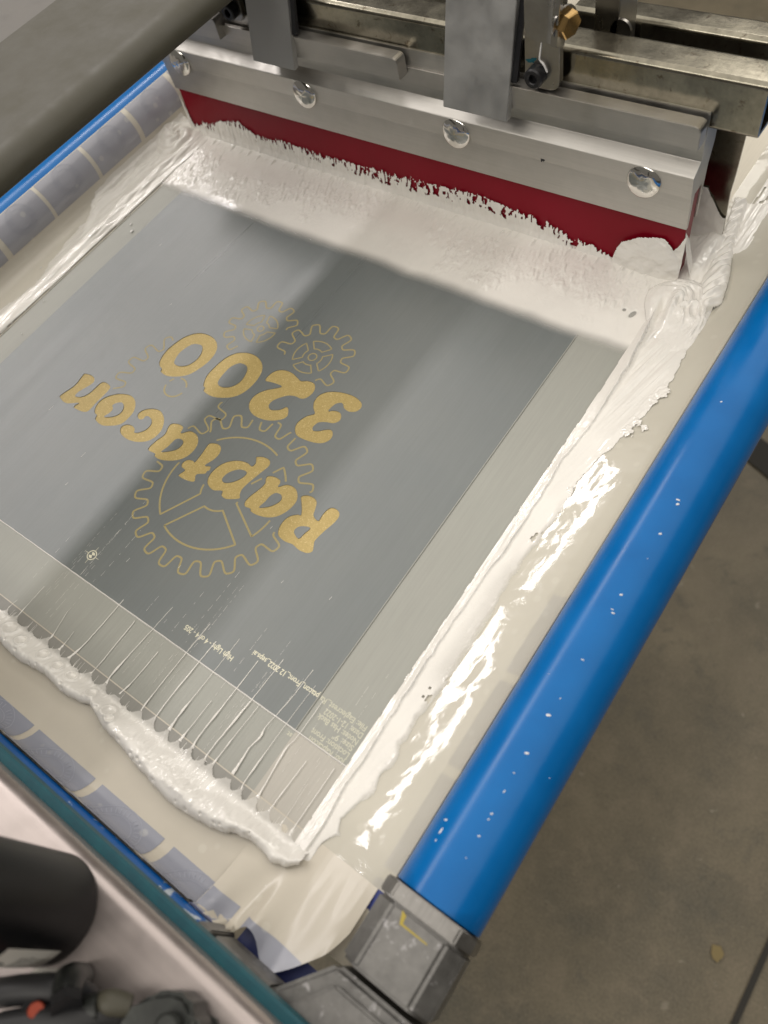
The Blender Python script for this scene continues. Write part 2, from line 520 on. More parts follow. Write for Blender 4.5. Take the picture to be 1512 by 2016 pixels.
# concrete
m, nt, ns, ls, b = new_mat('sealed_concrete'); MAT['floor'] = m
v = coords(ns, ls)
n1 = noise(ns, ls, v, 4.0, 6, 0.62, 0.5); n2 = noise(ns, ls, v, 26, 6, 0.65, 0.3); n3 = noise(ns, ls, v, 11, 5, 0.6, 0.8)
c = ramp(ns, ls, n1, [(0.28, (0.058, 0.053, 0.036)), (0.50, (0.108, 0.090, 0.056)), (0.72, (0.175, 0.145, 0.092))])
c = mixc(ns, ls, vramp(ns, ls, n2, [(0.50, 0), (0.66, 0.6)]), c, (0.155, 0.125, 0.082))
c = mixc(ns, ls, vramp(ns, ls, n2, [(0.30, 0.7), (0.44, 0)]), c, (0.058, 0.054, 0.038))
c = mixc(ns, ls, vramp(ns, ls, n3, [(0.66, 0), (0.70, 0.6)]), c, (0.25, 0.22, 0.17))
n4 = noise(ns, ls, v, 58, 4, 0.6, 0.5)
c = mixc(ns, ls, vramp(ns, ls, n4, [(0.25, 0.85), (0.30, 0)]), c, (0.028, 0.026, 0.020))
c = mixc(ns, ls, vramp(ns, ls, n4, [(0.70, 0), (0.74, 0.7)]), c, (0.30, 0.27, 0.22))
n5 = noise(ns, ls, v, 300, 3, 0.6)
c = mixc(ns, ls, 0.25, c, ramp(ns, ls, n5, [(0.35, (0.05, 0.045, 0.03)), (0.65, (0.20, 0.17, 0.12))]))
ls.new(c, b.inputs['Base Color']); setp(b, rough=0.5, spec=0.4)
bump(ns, ls, b, n2, 0.2, 0.002)
LETTERS = {
 'n': ([(-288.6,113.9),(-283.3,115.2),(-278.1,114.1),(-276.2,110.1),(-279.9,100.6),(-279.5,96.1),(-274.1,98.5),(-271.5,104.2),(-270.3,114.5),(-263.1,115),(-260.4,111.8),(-260.6,99.9),(-261.2,90.3),(-271.7,88.4),(-273.3,90.2),(-272.6,93.1),(-280.7,88.6),(-288.4,89.6),(-290.3,92),(-287.4,102.7),(-288.8,112.1)], []),
 'o': ([(-253.4,111.1),(-248.3,114.2),(-241.6,115.8),(-235.1,113.6),(-230.2,107.8),(-229.2,100.8),(-230.7,94.4),(-236.8,89.8),(-242.7,87.5),(-250.1,88.7),(-252.2,92),(-254.9,92.6),(-258,96.1),(-259.2,101.9),(-257.3,106.8)], [(-243.6,108.3),(-240.3,107.1),(-237.8,103.3),(-238.4,99.2),(-241.5,95.7),(-246.2,93.5),(-245,97.7),(-245.3,101.3),(-247.8,103.3),(-246.7,106)]),
 'c': ([(-223.9,104.8),(-225.5,107.1),(-224.5,110.8),(-220.2,114.5),(-214,116.2),(-208.1,114.2),(-203.7,110.3),(-200.7,104.5),(-200.7,98.5),(-203.4,93.4),(-209.7,89.4),(-217.4,87.9),(-224.5,89),(-227.8,91.6),(-228.1,94.5),(-225.3,97),(-221.2,97.5),(-218,96.1),(-216.7,94.3),(-213.7,95.9),(-211,99.8),(-210.7,104.2),(-212.9,107.4),(-216.4,108.7),(-219,108),(-219.1,105.4),(-221.1,104)], []),
 'a2': ([(-197.8,112.2),(-193.8,114),(-189.3,113.9),(-188,112.4),(-186.8,109.4),(-182.2,113.6),(-176.6,113.6),(-172.4,111),(-169.6,106),(-169.8,98.9),(-173.1,93.3),(-179,89.2),(-185.6,86.9),(-190.4,87.3),(-191.5,88.8),(-197,88.5),(-198.6,90.6),(-197.9,97),(-196.3,103.2),(-198.4,109.4)], [(-184.6,105.5),(-181.3,105.4),(-179.7,103),(-180.4,98.5),(-184.2,94.6),(-188.6,92),(-187.4,96.6),(-187,101.5),(-186.7,103.7)]),
 't': ([(-162.8,113.1),(-158.8,114.7),(-154.8,113.9),(-152.5,110.5),(-152.3,105.4),(-154.8,98.3),(-151.1,99.4),(-149.6,97.1),(-150.5,95.5),(-150.5,93.6),(-155.1,90.2),(-152.8,85.8),(-158.3,83.9),(-164.7,83.8),(-165.4,85.1),(-164.3,89.1),(-168.1,90),(-169.5,92.7),(-168.1,95.8),(-164.5,97.1),(-162.6,97),(-162.8,103.2),(-163.8,110.9)], []),
 'z1': ([(-237.7,180.1),(-231.3,182.6),(-223.3,182.5),(-216.3,179.1),(-212.2,173),(-211.2,164.8),(-212.9,156.6),(-216.3,149),(-222.2,144.1),(-229.9,140.9),(-236.8,141.5),(-238.4,144),(-241.6,145.1),(-244.9,148.8),(-246.9,157.4),(-245.8,166.2),(-243.3,173.7)], [(-232.8,171.1),(-228,173.1),(-224.6,172.3),(-221.3,167.2),(-220.7,160.8),(-223.1,154.9),(-227.9,151.6),(-232.6,151.5),(-234.8,153.8),(-236.3,160.5),(-235.2,166.5)]),
 'z2': ([(-196.4,180.4),(-190,183.2),(-182.7,183.4),(-175.5,180.4),(-170.8,175),(-168.9,166.9),(-169.5,157.8),(-172.9,150.4),(-179.5,145.4),(-188,142.3),(-196.3,142.9),(-198,145.6),(-200.3,146.7),(-203.6,153.4),(-204,161),(-202.7,171),(-199.8,177)], [(-190.4,172.8),(-186.5,173.9),(-182.9,173.1),(-180.1,169),(-178.7,162),(-180.8,155.9),(-185.6,152.2),(-190.3,151.7),(-193,154.2),(-193.9,160.2),(-193.5,167.6)]),
 'two': ([(-163.4,169.7),(-164.2,174.4),(-162.4,179.4),(-157.9,182.6),(-151.4,183.3),(-145.5,181.8),(-141.1,180.6),(-137,182.7),(-132,183),(-128.8,180.2),(-127.6,175.9),(-129,171.1),(-131.8,168.9),(-136.2,168.7),(-140.7,167.2),(-144.7,163.5),(-147.8,158.8),(-147.8,154.6),(-144.5,152.6),(-139.8,154.7),(-137.5,157.5),(-136.4,159.2),(-133.9,158.1),(-131.1,153.5),(-133.2,149.4),(-139.1,145.4),(-146.8,143.6),(-153.8,144.2),(-159.3,147.4),(-161.9,152.3),(-161.4,158.1),(-157.8,163.7),(-150,170.8),(-157.6,170.7)], []),
 'three': ([(-122.7,171.7),(-122.5,177.3),(-118.4,182.1),(-110.9,185.3),(-102,186.5),(-94.8,184.8),(-92,181.4),(-93.1,177.3),(-97.3,175.1),(-101.7,175.9),(-104.2,178.1),(-106.2,178.3),(-108.7,175.8),(-109.6,171.2),(-109.2,169.3),(-106.8,171.1),(-102.5,171.9),(-99.4,169.9),(-98.3,166.4),(-100.7,163.1),(-105.1,161.7),(-109.6,159.1),(-110.6,154.7),(-109,152.6),(-105.6,153.9),(-102.3,156.7),(-99.2,158.3),(-96.4,156.9),(-94.8,153.2),(-96.4,148.9),(-100.6,146.1),(-108,144.5),(-115.7,144.5),(-120.2,147.9),(-121.9,152.9),(-119.8,159.4),(-116.3,163.5),(-120.1,167)], []),
 'p': ([(-128.7,119.5),(-124.8,121.5),(-119.8,121.5),(-117.3,118.2),(-118.7,111.3),(-120.8,102.2),(-121.4,96.5),(-120.2,92.9),(-118.6,90.8),(-122.1,88.1),(-126.6,86.1),(-130.3,86.8),(-132,89.4),(-137.5,87),(-143,88.3),(-145.9,91),(-147.3,95.8),(-146.3,102.6),(-143.1,107.7),(-137.6,111.6),(-131.4,113.1),(-127.1,112.5),(-126.3,115.2),(-128,118)], [(-133.1,106.4),(-128.6,107.8),(-126.4,106.5),(-127.2,102.4),(-130.4,97.6),(-134.3,94.9),(-137.1,95.2),(-138.1,97.7),(-136.9,102.1)]),
 'a1': ([(-113,111.8),(-109.5,113.5),(-104.7,113.4),(-102.9,111.5),(-102.3,109),(-98.4,112.9),(-92.8,113.4),(-88.3,110.6),(-85.8,106.1),(-86.3,99.4),(-89.3,93.1),(-94.2,89.2),(-100.9,87.2),(-106.2,87.2),(-107.9,88.5),(-111.8,88.1),(-113.9,90.5),(-113.7,95.3),(-111.9,101.7),(-111.3,106.8),(-113,109.6)], [(-100.3,105.1),(-96.8,105.2),(-94.9,102.2),(-96.6,97.7),(-100,94),(-103.6,92),(-102.8,96.7),(-102.7,100.8),(-101.9,103.4)]),
 'R': ([(-85.3,110.4),(-83.1,112.8),(-78.7,113.7),(-74.7,112.2),(-72.4,107.8),(-70.5,103.7),(-66,102.5),(-66.3,107.2),(-65.7,111.5),(-63.6,113.8),(-59.6,113.7),(-57,111.2),(-56.8,106.3),(-58.6,98.6),(-59.6,91.4),(-58.3,88.3),(-56.7,84.8),(-59.1,82.3),(-64.1,81.6),(-68.6,82.4),(-70.4,82.5),(-75.4,81.8),(-80.6,82.8),(-83.2,85.7),(-84.4,90.7),(-83.4,95.9),(-79.6,99.7),(-77.6,100.3),(-79.6,103.7),(-83,107.6)], [(-73.9,93.3),(-70.7,95.6),(-67.2,96.1),(-68.1,91.5),(-68.8,87.5),(-72.1,88.1),(-74.5,90.1)]),
}

# ================================================================== the floor
bm = bmesh.new()
bmesh.ops.create_grid(bm, x_segments=2, y_segments=2, size=9000)
bmesh.ops.translate(bm, verts=bm.verts, vec=(0, 0, -900))
floor = bm_obj('floor', bm, MAT['floor'])
tag(floor, kind='structure')
# saw-cut joint and a dark mat edge on the concrete
m, nt, ns, ls, b = new_mat('joint_dark'); MAT['joint'] = m
setp(b, color=(0.02, 0.018, 0.014), rough=0.8)
me = mesh_from('floor_joint', [(371, 40, -896), (379, 40, -896), (381, 420, -896), (374, 420, -896)], [(0, 1, 2, 3)])
link('floor_joint', me, MAT['joint'], floor)
me = mesh_from('floor_joint', [(30, 905, -896), (900, 560, -896), (905, 600, -896), (40, 960, -896)], [(0, 1, 2, 3)])
link('floor_joint', me, MAT['joint'], floor)


def splat(name, mat, parent, cx, cy, z, rx, ry, rot=0.0, n=26, jag=0.35, seed=0, thick=0.0):
    r = random.Random(seed)
    ph = [r.random() * 6.28 for _ in range(4)]
    pts = []
    for k in range(n):
        a = 2 * math.pi * k / n
        q = 1 + jag * (0.5 * math.sin(2 * a + ph[0]) + 0.35 * math.sin(3 * a + ph[1]) + 0.3 * math.sin(5 * a + ph[2]) + 0.25 * math.sin(8 * a + ph[3]))
        x, y = rx * q * math.cos(a), ry * q * math.sin(a)
        pts.append((cx + x * math.cos(rot) - y * math.sin(rot), cy + x * math.sin(rot) + y * math.cos(rot)))
    if thick <= 0:
        me = mesh_from(name, [(x, y, z) for x, y in pts] + [(cx, cy, z)], [(k, (k + 1) % n, n) for k in range(n)])
    else:
        ring = [(cx + (x - cx) * .6, cy + (y - cy) * .6, z + thick * .8) for x, y in pts]
        me = mesh_from(name, [(x, y, z) for x, y in pts] + ring + [(cx, cy, z + thick)],
                       [(k, (k + 1) % n, n + (k + 1) % n, n + k) for k in range(n)] + [(n + k, n + (k + 1) % n, 2 * n) for k in range(n)])
    return link(name, me, mat, parent, thick > 0)


paint_mark = splat('paint_mark', MAT['ochre'], None, 325, 132, -895.5, 7, 11, 0.4, n=36, jag=0.22, seed=4)
tag(paint_mark, 'small ochre paint spot on the brown concrete floor', 'paint spot')

# ================================================================== printing screen
screen = empty('printing_screen', (-170, 150, 0),
               'screen printing frame with blue roller tubes, grey stencilled mesh and milky tape', 'printing screen')
RT = 20.0                                     # roller radius
XR, XL, YF = 103.0, -443.0, -105.5            # roller axes


def contact_profile(e1):
    """sheet edge: distance from flat start, height; lies flat, curves up and hugs the roller (axis at d=38, z=20)."""
    p = [(0, 0), (4, .15), (8, .8), (12, 2.3), (15.6, 5.4), (17.8, 9.0), (18.6, 13.0)]
    for e in range(-14, e1 + 1, 6):
        p.append((38 - 20.5 * math.cos(math.radians(e)), 20 + 20.5 * math.sin(math.radians(e))))
    return np.array(p)


class Edge:
    def __init__(self, e1):
        self.p = contact_profile(e1)
        d = np.r_[0, np.cumsum(np.hypot(*np.diff(self.p, axis=0).T))]
        self.s = d
        self.len = d[-1]

    def at(self, t):                         # t = arc length past the flat start
        return np.interp(t, self.s, self.p[:, 0]), np.interp(t, self.s, self.p[:, 1])


EL, EF, ER = Edge(66), Edge(4), Edge(10)
# on the right the tape is stretched up to the roller in a straight slope
ER.p = np.array([(0, 0), (3, .15), (6, .5), (9, 1.0), (12, 1.75), (18, 3.55), (24, 5.45), (29, 7.15), (34, 9.0), (39, 11.0), (43, 13.2), (44.3, 16), (44.5, 20)])
ER.s = np.r_[0, np.cumsum(np.hypot(*np.diff(ER.p, axis=0).T))]; ER.len = ER.s[-1]
X0L, X0R, Y0F = XL + 38, XR - 65, YF + 38     # flat limits


def surf(u, v, off=0.0):
    u = np.asarray(u, float); v = np.asarray(v, float)
    dl, zl = EL.at(np.maximum(X0L - u, 0)); dr, zr = ER.at(np.maximum(u - X0R, 0)); df, zf = EF.at(np.maximum(Y0F - v, 0))
    # past the roller ends the sheet is free and lies flat
    fr = sstep(40, 27, u); y_flat = v
    zf = zf * fr; zr = zr * sstep(-62, -38, v)
    x = np.where(u < X0L, X0L - dl, np.where(u > X0R, X0R + dr, u))
    y = np.where(v < Y0F, (Y0F - df) * fr + y_flat * (1 - fr), v)
    z = zl + zr + zf
    # push off along the local normal of whichever edge it lies on
    nx = np.where(u < X0L, np.interp(np.maximum(X0L - u, 0), [0, 18, 24, EL.len], [0, .6, 1, .5]), 0) - np.where(u > X0R, np.interp(u - X0R, [0, 6, 36, 42], [0, .28, .4, 1]), 0)
    ny = np.where(v < Y0F, np.interp(Y0F - v, [0, 18, 24], [0, .6, 1]), 0)
    nz = np.where(u < X0L, np.interp(X0L - u, [0, 24, EL.len], [1, .1, .8]), 1.0)
    return x + nx * off, y + ny * off, z + nz * off


def surf_patch(name, mat, parent, us, vs, off, warp=None):
    U, V = np.meshgrid(us, vs, indexing='ij')
    x, y, z = surf(U, V, off)
    if warp: x, y, z = warp(U, V, x, y, z)
    n, k = len(us), len(vs)
    verts = np.stack([x.ravel(), y.ravel(), z.ravel()], 1)
    faces = [(i * k + j, (i + 1) * k + j, (i + 1) * k + j + 1, i * k + j + 1) for i in range(n - 1) for j in range(k - 1)]
    return link(name, mesh_from(name, verts, faces), mat, parent, True)


def lin(a, b, step): return np.linspace(a, b, max(2, int(abs(b - a) / step) + 1))


# base mesh cloth, curved up at its edges
us = np.r_[lin(X0L - EL.len, X0L, 2.5), lin(X0L, X0R, 25)[1:], lin(X0R, X0R + ER.len, 2.5)[1:]]
vs = np.r_[lin(Y0F - EF.len, Y0F, 2.5), lin(Y0F, 640, 25)[1:]]
cloth = surf_patch('mesh_cloth', MAT['sheet'], screen, us, vs, 0.0)
bm = bmesh.new(); bm.from_mesh(cloth.data)          # the cloth stops short of the loose corner
bmesh.ops.delete(bm, geom=[f for f in bm.faces if f.calc_center_median().x > 0.022 and f.calc_center_median().y < -0.066], context='FACES')
bm.to_mesh(cloth.data); bm.free()

# emulsion coat and darker stencil area -------------------------------------
def flat_poly(name, mat, parent, pts, z, sub=None):
    return link(name, mesh_from(name, [(x, y, z) for x, y in pts], [tuple(range(len(pts)))]), mat, parent)


coat = flat_poly('emulsion_coat', MAT['band'], screen, [(-384, -34.5), (-1.5, -34.5), (-1.5, 0), (33, 0), (33, 420), (-384, 420)], 0.12)
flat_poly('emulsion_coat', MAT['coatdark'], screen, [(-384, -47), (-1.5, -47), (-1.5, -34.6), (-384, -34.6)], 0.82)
flat_poly('emulsion_coat', MAT['bandwarm'], screen, [(-1.5, -47), (33, -47), (33, -34.6), (-1.5, -34.6)], 0.82)
coat2 = flat_poly('bare_corner', MAT['bandwarm'], screen, [(-1.5, -34.5), (33, -34.5), (33, 0), (-1.5, 0)], 0.12)


def smooth_loop(P, k=5, tension=0.5):
    P = np.array(P); n = len(P); out = []
    for i in range(n):
        p0, p1, p2, p3 = P[i - 1], P[i], P[(i + 1) % n], P[(i + 2) % n]
        for t in np.arange(k) / k:
            out.append(0.5 * (2 * p1 + (p2 - p0) * t + (2 * p0 - 5 * p1 + 4 * p2 - p3) * t * t + (3 * p1 - p0 - 3 * p2 + p3) * t ** 3))
    return np.array(out)


def curve_mesh(name, loops, z, extrude=0.0):
    """fill closed loops (even-odd) as a flat sheet, optional wall."""
    cu = bpy.data.curves.new(name, 'CURVE')
    cu.dimensions = '2D'; cu.fill_mode = 'BOTH' if extrude > 0 else 'FRONT'; cu.extrude = extrude
    for L in loops:
        sp = cu.splines.new('POLY'); sp.points.add(len(L) - 1); sp.use_cyclic_u = True
        sp.points.foreach_set('co', np.c_[L, np.zeros(len(L)), np.ones(len(L))].ravel())
    ob = bpy.data.objects.new('tmp', cu)
    COL.objects.link(ob)
    me = bpy.data.meshes.new_from_object(ob.evaluated_get(bpy.context.evaluated_depsgraph_get()))
    bpy.data.objects.remove(ob); bpy.data.curves.remove(cu)
    me.name = name
    me.materials.clear()
    me.transform(Matrix.Translation((0, 0, z)))
    me.transform(Matrix.Scale(S, 4))
    return me


letters = {k: [smooth_loop(l) for l in v if l] for k, v in LETTERS.items()}


def inside(P, q):
    x, y = q; n = len(P); c = False; j = n - 1
    for i in range(n):
        if (P[i][1] > y) != (P[j][1] > y) and x < (P[j][0] - P[i][0]) * (y - P[i][1]) / (P[j][1] - P[i][1] + 1e-12) + P[i][0]: c = not c
        j = i
    return c


ALLP = np.concatenate([l[0] for l in letters.values()])


def blocked(q, m=1.9):
    if np.min(np.hypot(*(ALLP - q).T)) < m: return True
    return any(inside(l[0], q) for l in letters.values())


def ribbon_loops(path, w):
    """split a path where letters cover it and give each run a width."""
    runs, cur = [], []
    for q in path:
        if blocked(q):
            if len(cur) > 5: runs.append(cur)
            cur = []
        else: cur.append(q)
    if len(cur) > 5: runs.append(cur)
    loops = []
    for r in runs:
        P = np.array(r)
        T = np.gradient(P, axis=0); T /= np.linalg.norm(T, axis=1)[:, None] + 1e-9
        N = np.c_[-T[:, 1], T[:, 0]] * w / 2
        loops.append(np.r_[P + N, (P - N)[::-1]])
    return loops


def gear_path(c, n, phase, ro, ri, a0=0, a1=360, step=0.45):
    A = np.radians(np.arange(a0, a1 + .01, step * 50 / ro))
    s = np.cos(n * (A - math.radians(phase)))
    k = np.tanh(1.9 * s) / math.tanh(1.9)
    lean = 0.16 * np.sin(2 * n * (A - math.radians(phase))) * (360 / n) * 0.25
    R = (ro + ri) / 2 + (ro - ri) / 2 * k
    A2 = A + np.radians(lean) * 0.5
    return np.c_[c[0] + R * np.cos(A2), c[1] + R * np.sin(A2)]


def arc(c, r, a0, a1, n=60):
    A = np.radians(np.linspace(a0, a1, n))
    return np.c_[c[0] + r * np.cos(A), c[1] + r * np.sin(A)]


def sector(c, ro, ri, a0, a1, b0=None, b1=None):
    b0 = a0 if b0 is None else b0; b1 = a1 if b1 is None else b1
    o = arc(c, ro, a0, a1); i = arc(c, ri, b1, b0, 20)
    e1 = np.linspace(o[-1], i[0], 30)[1:-1]; e2 = np.linspace(i[-1], o[0], 30)[1:-1]
    P = np.r_[o, e1, i, e2]
    return np.r_[P, P[:1]]


BIG, G1, G2, G3 = (-131.7, 89.2), (-196.6, 204.3), (-146.7, 200.4), (-217.3, 136.1)
gear_loops = {'big': [], 'g1': [], 'g2': [], 'g3': []}
gear_loops['big'] += ribbon_loops(gear_path(BIG, 24, 1, 57.4, 47.9, -200, 142), 1.25)
for a0, a1, b0, b1 in ((-114, -37, -102, -47), (-22, 54, -9, 40), (69, 146, 75, 130), (157, 233, 168, 216)):
    gear_loops['big'] += ribbon_loops(sector(BIG, 40, 14, a0, a1, b0, b1), 1.25)
gear_loops['g1'] += ribbon_loops(gear_path(G1, 12, 7.5, 26.5, 19.2, 22, 258), 1.1)
for k in range(4): gear_loops['g1'] += ribbon_loops(sector(G1, 12.4, 6.2, 25 + 90 * k, 97 + 90 * k, 35 + 90 * k, 87 + 90 * k), 0.9)
gear_loops['g1'] += ribbon_loops(arc(G1, 2.4, 0, 360, 40), 0.9)
gear_loops['g2'] += ribbon_loops(gear_path(G2, 12, 3, 28.8, 20.5, -58, 200), 1.1)
for k in range(4): gear_loops['g2'] += ribbon_loops(sector(G2, 13.8, 7.0, 55 + 90 * k, 125 + 90 * k, 62 + 90 * k, 118 + 90 * k), 0.9)
gear_loops['g2'] += ribbon_loops(arc(G2, 3.0, 0, 360, 40), 0.9)
gear_loops['g3'] += ribbon_loops(gear_path(G3, 20, 14, 48.9, 38.6, 126, 222), 1.1)
gear_loops['g3'] += ribbon_loops(gear_path(G3, 20, 14, 48.9, 38.6, -62, 8), 1.1)
gear_loops['g3'] += ribbon_loops(arc(G3, 7.9, 25, 165, 40), 1.2) + ribbon_loops(arc(G3, 7.9, 190, 350, 40), 1.2)

# stencil film with the letters really cut out of it
FT = 0.55
film_loops = [np.array([(-358.2, 0.2), (-1.9, 0.2), (-1.9, 420), (-358.2, 420)])]
for l in letters.values(): film_loops += l
film_me = curve_mesh('stencil_film', film_loops, 0.16 + FT / 2, FT / 2)
film = link('stencil_film', film_me, MAT['film'], screen)
for k, l in letters.items():
    link('letter' if k not in ('z1', 'z2', 'two', 'three') else 'numeral', curve_mesh('letter_' + k, l, 0.32), MAT['gold'], film)
for k, ls_ in gear_loops.items():
    for L in ls_:                                    # each visible run of a gear line is a piece of its own
        n = len(L) // 2
        A_, B_ = L[:n], L[n:][::-1]
        link('gear_outline', mesh_from('gear_' + k, [(*p, 0.74) for p in A_] + [(*p, 0.74) for p in B_], [(i, i + 1, n + i + 1, n + i) for i in range(n - 1)]), MAT['goldline'], film)


def text(name, body, x0, x1, y, h, mat, parent, z):
    """caption reading towards -x (upside down from the press front)."""
    cu = bpy.data.curves.new(name, 'FONT'); cu.body = body; cu.size = 1.0; cu.offset = 0.018
    ob = bpy.data.objects.new('tmp', cu); COL.objects.link(ob)
    me = bpy.data.meshes.new_from_object(ob.evaluated_get(bpy.context.evaluated_depsgraph_get()))
    bpy.data.objects.remove(ob); bpy.data.curves.remove(cu)
    me.materials.clear(); me.name = name
    v = np.array([w.co[:] for w in me.vertices])
    sx = abs(x1 - x0) / (v[:, 0].max() - v[:, 0].min())
    v[:, 0] = (v[:, 0] - v[:, 0].min()) * sx; v[:, 1] *= h / 0.69
    v = np.c_[x0 - v[:, 0], y - v[:, 1], np.full(len(v), z)]
    me.vertices.foreach_set('co', (v * S).ravel()); me.update()
    return link(name, me, mat, parent)


text('caption', 'High Light - 4 of 4 - 205', -55.0, -91.0, 12.6, 3.0, MAT['caption'], film, 0.78)
text('caption', 'ptacon_Front_12 2022_seps.ai', -2.4, -47.5, 21.6, 3.0, MAT['caption'], film, 0.78)
text('caption', 'File: Eaglecrest_Ra', 28.3, -1.2, 21.6, 3.0, MAT['captionfaint'], coat, 0.20)
text('caption', 'Date: 12-1-2022', 28.7, 4.8, 17.6, 3.0, MAT['captionfaint'], coat, 0.20)
text('caption', 'Notes: Has Back', 28.6, 3.2, 13.8, 3.0, MAT['captionfaint'], coat, 0.20)
text('caption', 'Size: 9"', 28.4, 16.0, 10.2, 3.0, MAT['captionfaint'], coat, 0.20)
text('caption', 'Location: Front', 28.5, 5.0, 6.2, 3.0, MAT['captionfaint'], coat, 0.20)
text('caption', 'Job: Raptacon', 28.8, 6.3, 2.3, 3.0, MAT['captionfaint'], coat, 0.20)
text('caption', 'st', -1.9, -4.8, -2.0, 2.4, MAT['captionfaint'], coat, 0.20)

# registration target
reg = []
c0 = (-174.3, 14.4)
o_, i_ = arc(c0, 3.3, 0, 360, 30), arc(c0, 2.7, 0, 360, 30)
vs_ = [(*p, .76) for p in o_] + [(*p, .76) for p in i_]
fs_ = [(i, i + 1, 31 + i - 1 + 1 - 1, 30 + i) for i in range(29)]
fs_ = [(i, i + 1, 30 + i + 1, 30 + i) for i in range(29)]
n0 = len(vs_)
for a in (0, 90, 180, 270):
    d = np.array([math.cos(math.radians(a)), math.sin(math.radians(a))]); nn = np.array([-d[1], d[0]]) * .18
    for q in (np.array(c0) + d * 2.9 + nn, np.array(c0) + d * 6 + nn * .6, np.array(c0) + d * 6 - nn * .6, np.array(c0) + d * 2.9 - nn): vs_.append((*q, .76))
    fs_.append((n0, n0 + 1, n0 + 2, n0 + 3)); n0 += 4
for a in (20, 200):
    for q in [c0] + list(arc(c0, 2.0, a, a + 110, 8)): vs_.append((*q, .76))
    fs_ += [(n0, n0 + k, n0 + k + 1) for k in range(1, 8)]; n0 += 9
link('registration_mark', mesh_from('registration_mark', vs_, fs_), MAT['caption'], film)

# printed edge panels, emblem rings, and the milky tape laid over them --------
def emblem(parent, fn, r):
    """two thin rings and a ring of short strokes, laid on the panel through fn(a, b)->xyz."""
    V, F = [], []

    def quad(p):
        n = len(V); V.extend(fn(*q) for q in p); F.append((n, n + 1, n + 2, n + 3))
    for r0, w in ((r, .35), (r * .66, .3)):
        for k in range(56):
            a, b_ = 2 * math.pi * k / 56, 2 * math.pi * (k + 1) / 56
            quad([((r0) * math.cos(a), r0 * math.sin(a)), (r0 * math.cos(b_), r0 * math.sin(b_)), ((r0 - w) * math.cos(b_), (r0 - w) * math.sin(b_)), ((r0 - w) * math.cos(a), (r0 - w) * math.sin(a))])
    for k in range(34):
        if k % 9 == 8: continue
        a = 2 * math.pi * k / 34; da = .045
        r0, r1 = r * .73, r * .91
        quad([(r0 * math.cos(a - da), r0 * math.sin(a - da)), (r1 * math.cos(a - da), r1 * math.sin(a - da)), (r1 * math.cos(a - da * .2), r1 * math.sin(a - da * .2)), (r0 * math.cos(a - da * .2), r0 * math.sin(a - da * .2))])
    return link('emblem', mesh_from('emblem', V, F), MAT['print'], parent)


for g0, g1 in ((-377, -330), (-326, -279), (-275, -227), (-223.5, -176), (-171.5, -125), (-121, -74.6), (-69.5, -23.6), (-17.4, 11.9)):
    p = surf_patch('printed_panel', MAT['milkyprint'], screen, lin(g0, g1, 4), lin(Y0F - EF.len, -75.6, 2), 0.95)
    cx = (g0 + g1) / 2 + 1 if g1 < 0 else 6

    def fn(a, b_, cx=cx):
        x, y, z = surf(min(cx + a, 11.5), max(-91 + b_, Y0F - EF.len + .3), 1.08); return (float(x), float(y), float(z))
    emblem(p, fn, 15.5)
for g0, g1 in ((12.5, 27.6), (34.4, 79.5)):           # bare print showing past the loose tape edge
    surf_patch('printed_panel', MAT['navy'], screen, lin(g0, g1, 3), lin(Y0F - EF.len, -75.6, 2), 0.14)
UB = X0L - np.interp(13.6, EL.p[:, 1], EL.s)       # where the print starts on the left curve
for g0, g1 in ((12, 58.5), (64, 110.5), (115.5, 162), (167.6, 213.8), (217, 266), (269.8, 317.5), (322.5, 370), (375, 421)):
    p = surf_patch('printed_panel', MAT['milkyleft'], screen, lin(X0L - EL.len + 1, UB, 2), lin(g0, g1, 6), 0.78)

    def fn(a, b_, cy=(g0 + g1) / 2):
        x, y, z = surf(UB - 17 + b_ * .0 + a, cy + b_, 0.92); return (float(x), float(y), float(z))
    emblem(p, fn, 11.5)
for g0, g1 in ((-60, -30), (-25, 22), (27, 74), (79, 126)):
    surf_patch('printed_panel', MAT['navy'], screen, lin(74.5, X0R + ER.len, 2), lin(g0, g1, 6), 0.14)


def wav(U, V, x, y, z):
    return x, y, z + 0.10 * np.sin(U * .07 + V * .023) + 0.06 * np.sin(U * .19 - V * .05)


surf_patch('edge_tape', MAT['tapeside'], screen, lin(X0L - EL.len + 1, -381, 2), lin(-30, 600, 12), 0.55)
surf_patch('edge_tape', MAT['tape'], screen, np.r_[lin(31.5, X0R, 3), lin(X0R, X0R + ER.len - 3, 2)[1:]], lin(-34.0, 620, 8), 0.55, wav)
# front tape with its loose wavy corner: the free edge is given point by point
EDGE = np.array([(12, -87, 13), (17.9, -86.5, 12), (25.4, -89.5, 6), (30.1, -87.8, 6), (35.5, -80.5, 11), (38.8, -78.8, 12), (43.4, -80.6, 10), (48.5, -85.2, 8), (52.5, -87.2, 7.6), (56.3, -86.8, 8),
                 (62.5, -80.6, 9), (68, -73.5, 9.8), (72.2, -67.5, 10.5), (75, -61, 12), (76.8, -55, 13)])
surf_patch('edge_tape', MAT['tapefront'], screen, lin(-395, 12, 8), lin(Y0F - EF.len, -34.0, 2), 0.75)


def crom(P, t):
    i = np.clip(np.floor(t).astype(int), 0, len(P) - 2); f = (t - i)[:, None]
    p0, p1, p2, p3 = P[np.maximum(i - 1, 0)], P[i], P[i + 1], P[np.minimum(i + 2, len(P) - 1)]
    return 0.5 * (2 * p1 + (p2 - p0) * f + (2 * p0 - 5 * p1 + 4 * p2 - p3) * f ** 2 + (3 * p1 - p0 - 3 * p2 + p3) * f ** 3)


EC_ = crom(EDGE.astype(float), np.linspace(0, len(EDGE) - 1, 200))
ROWS = 26


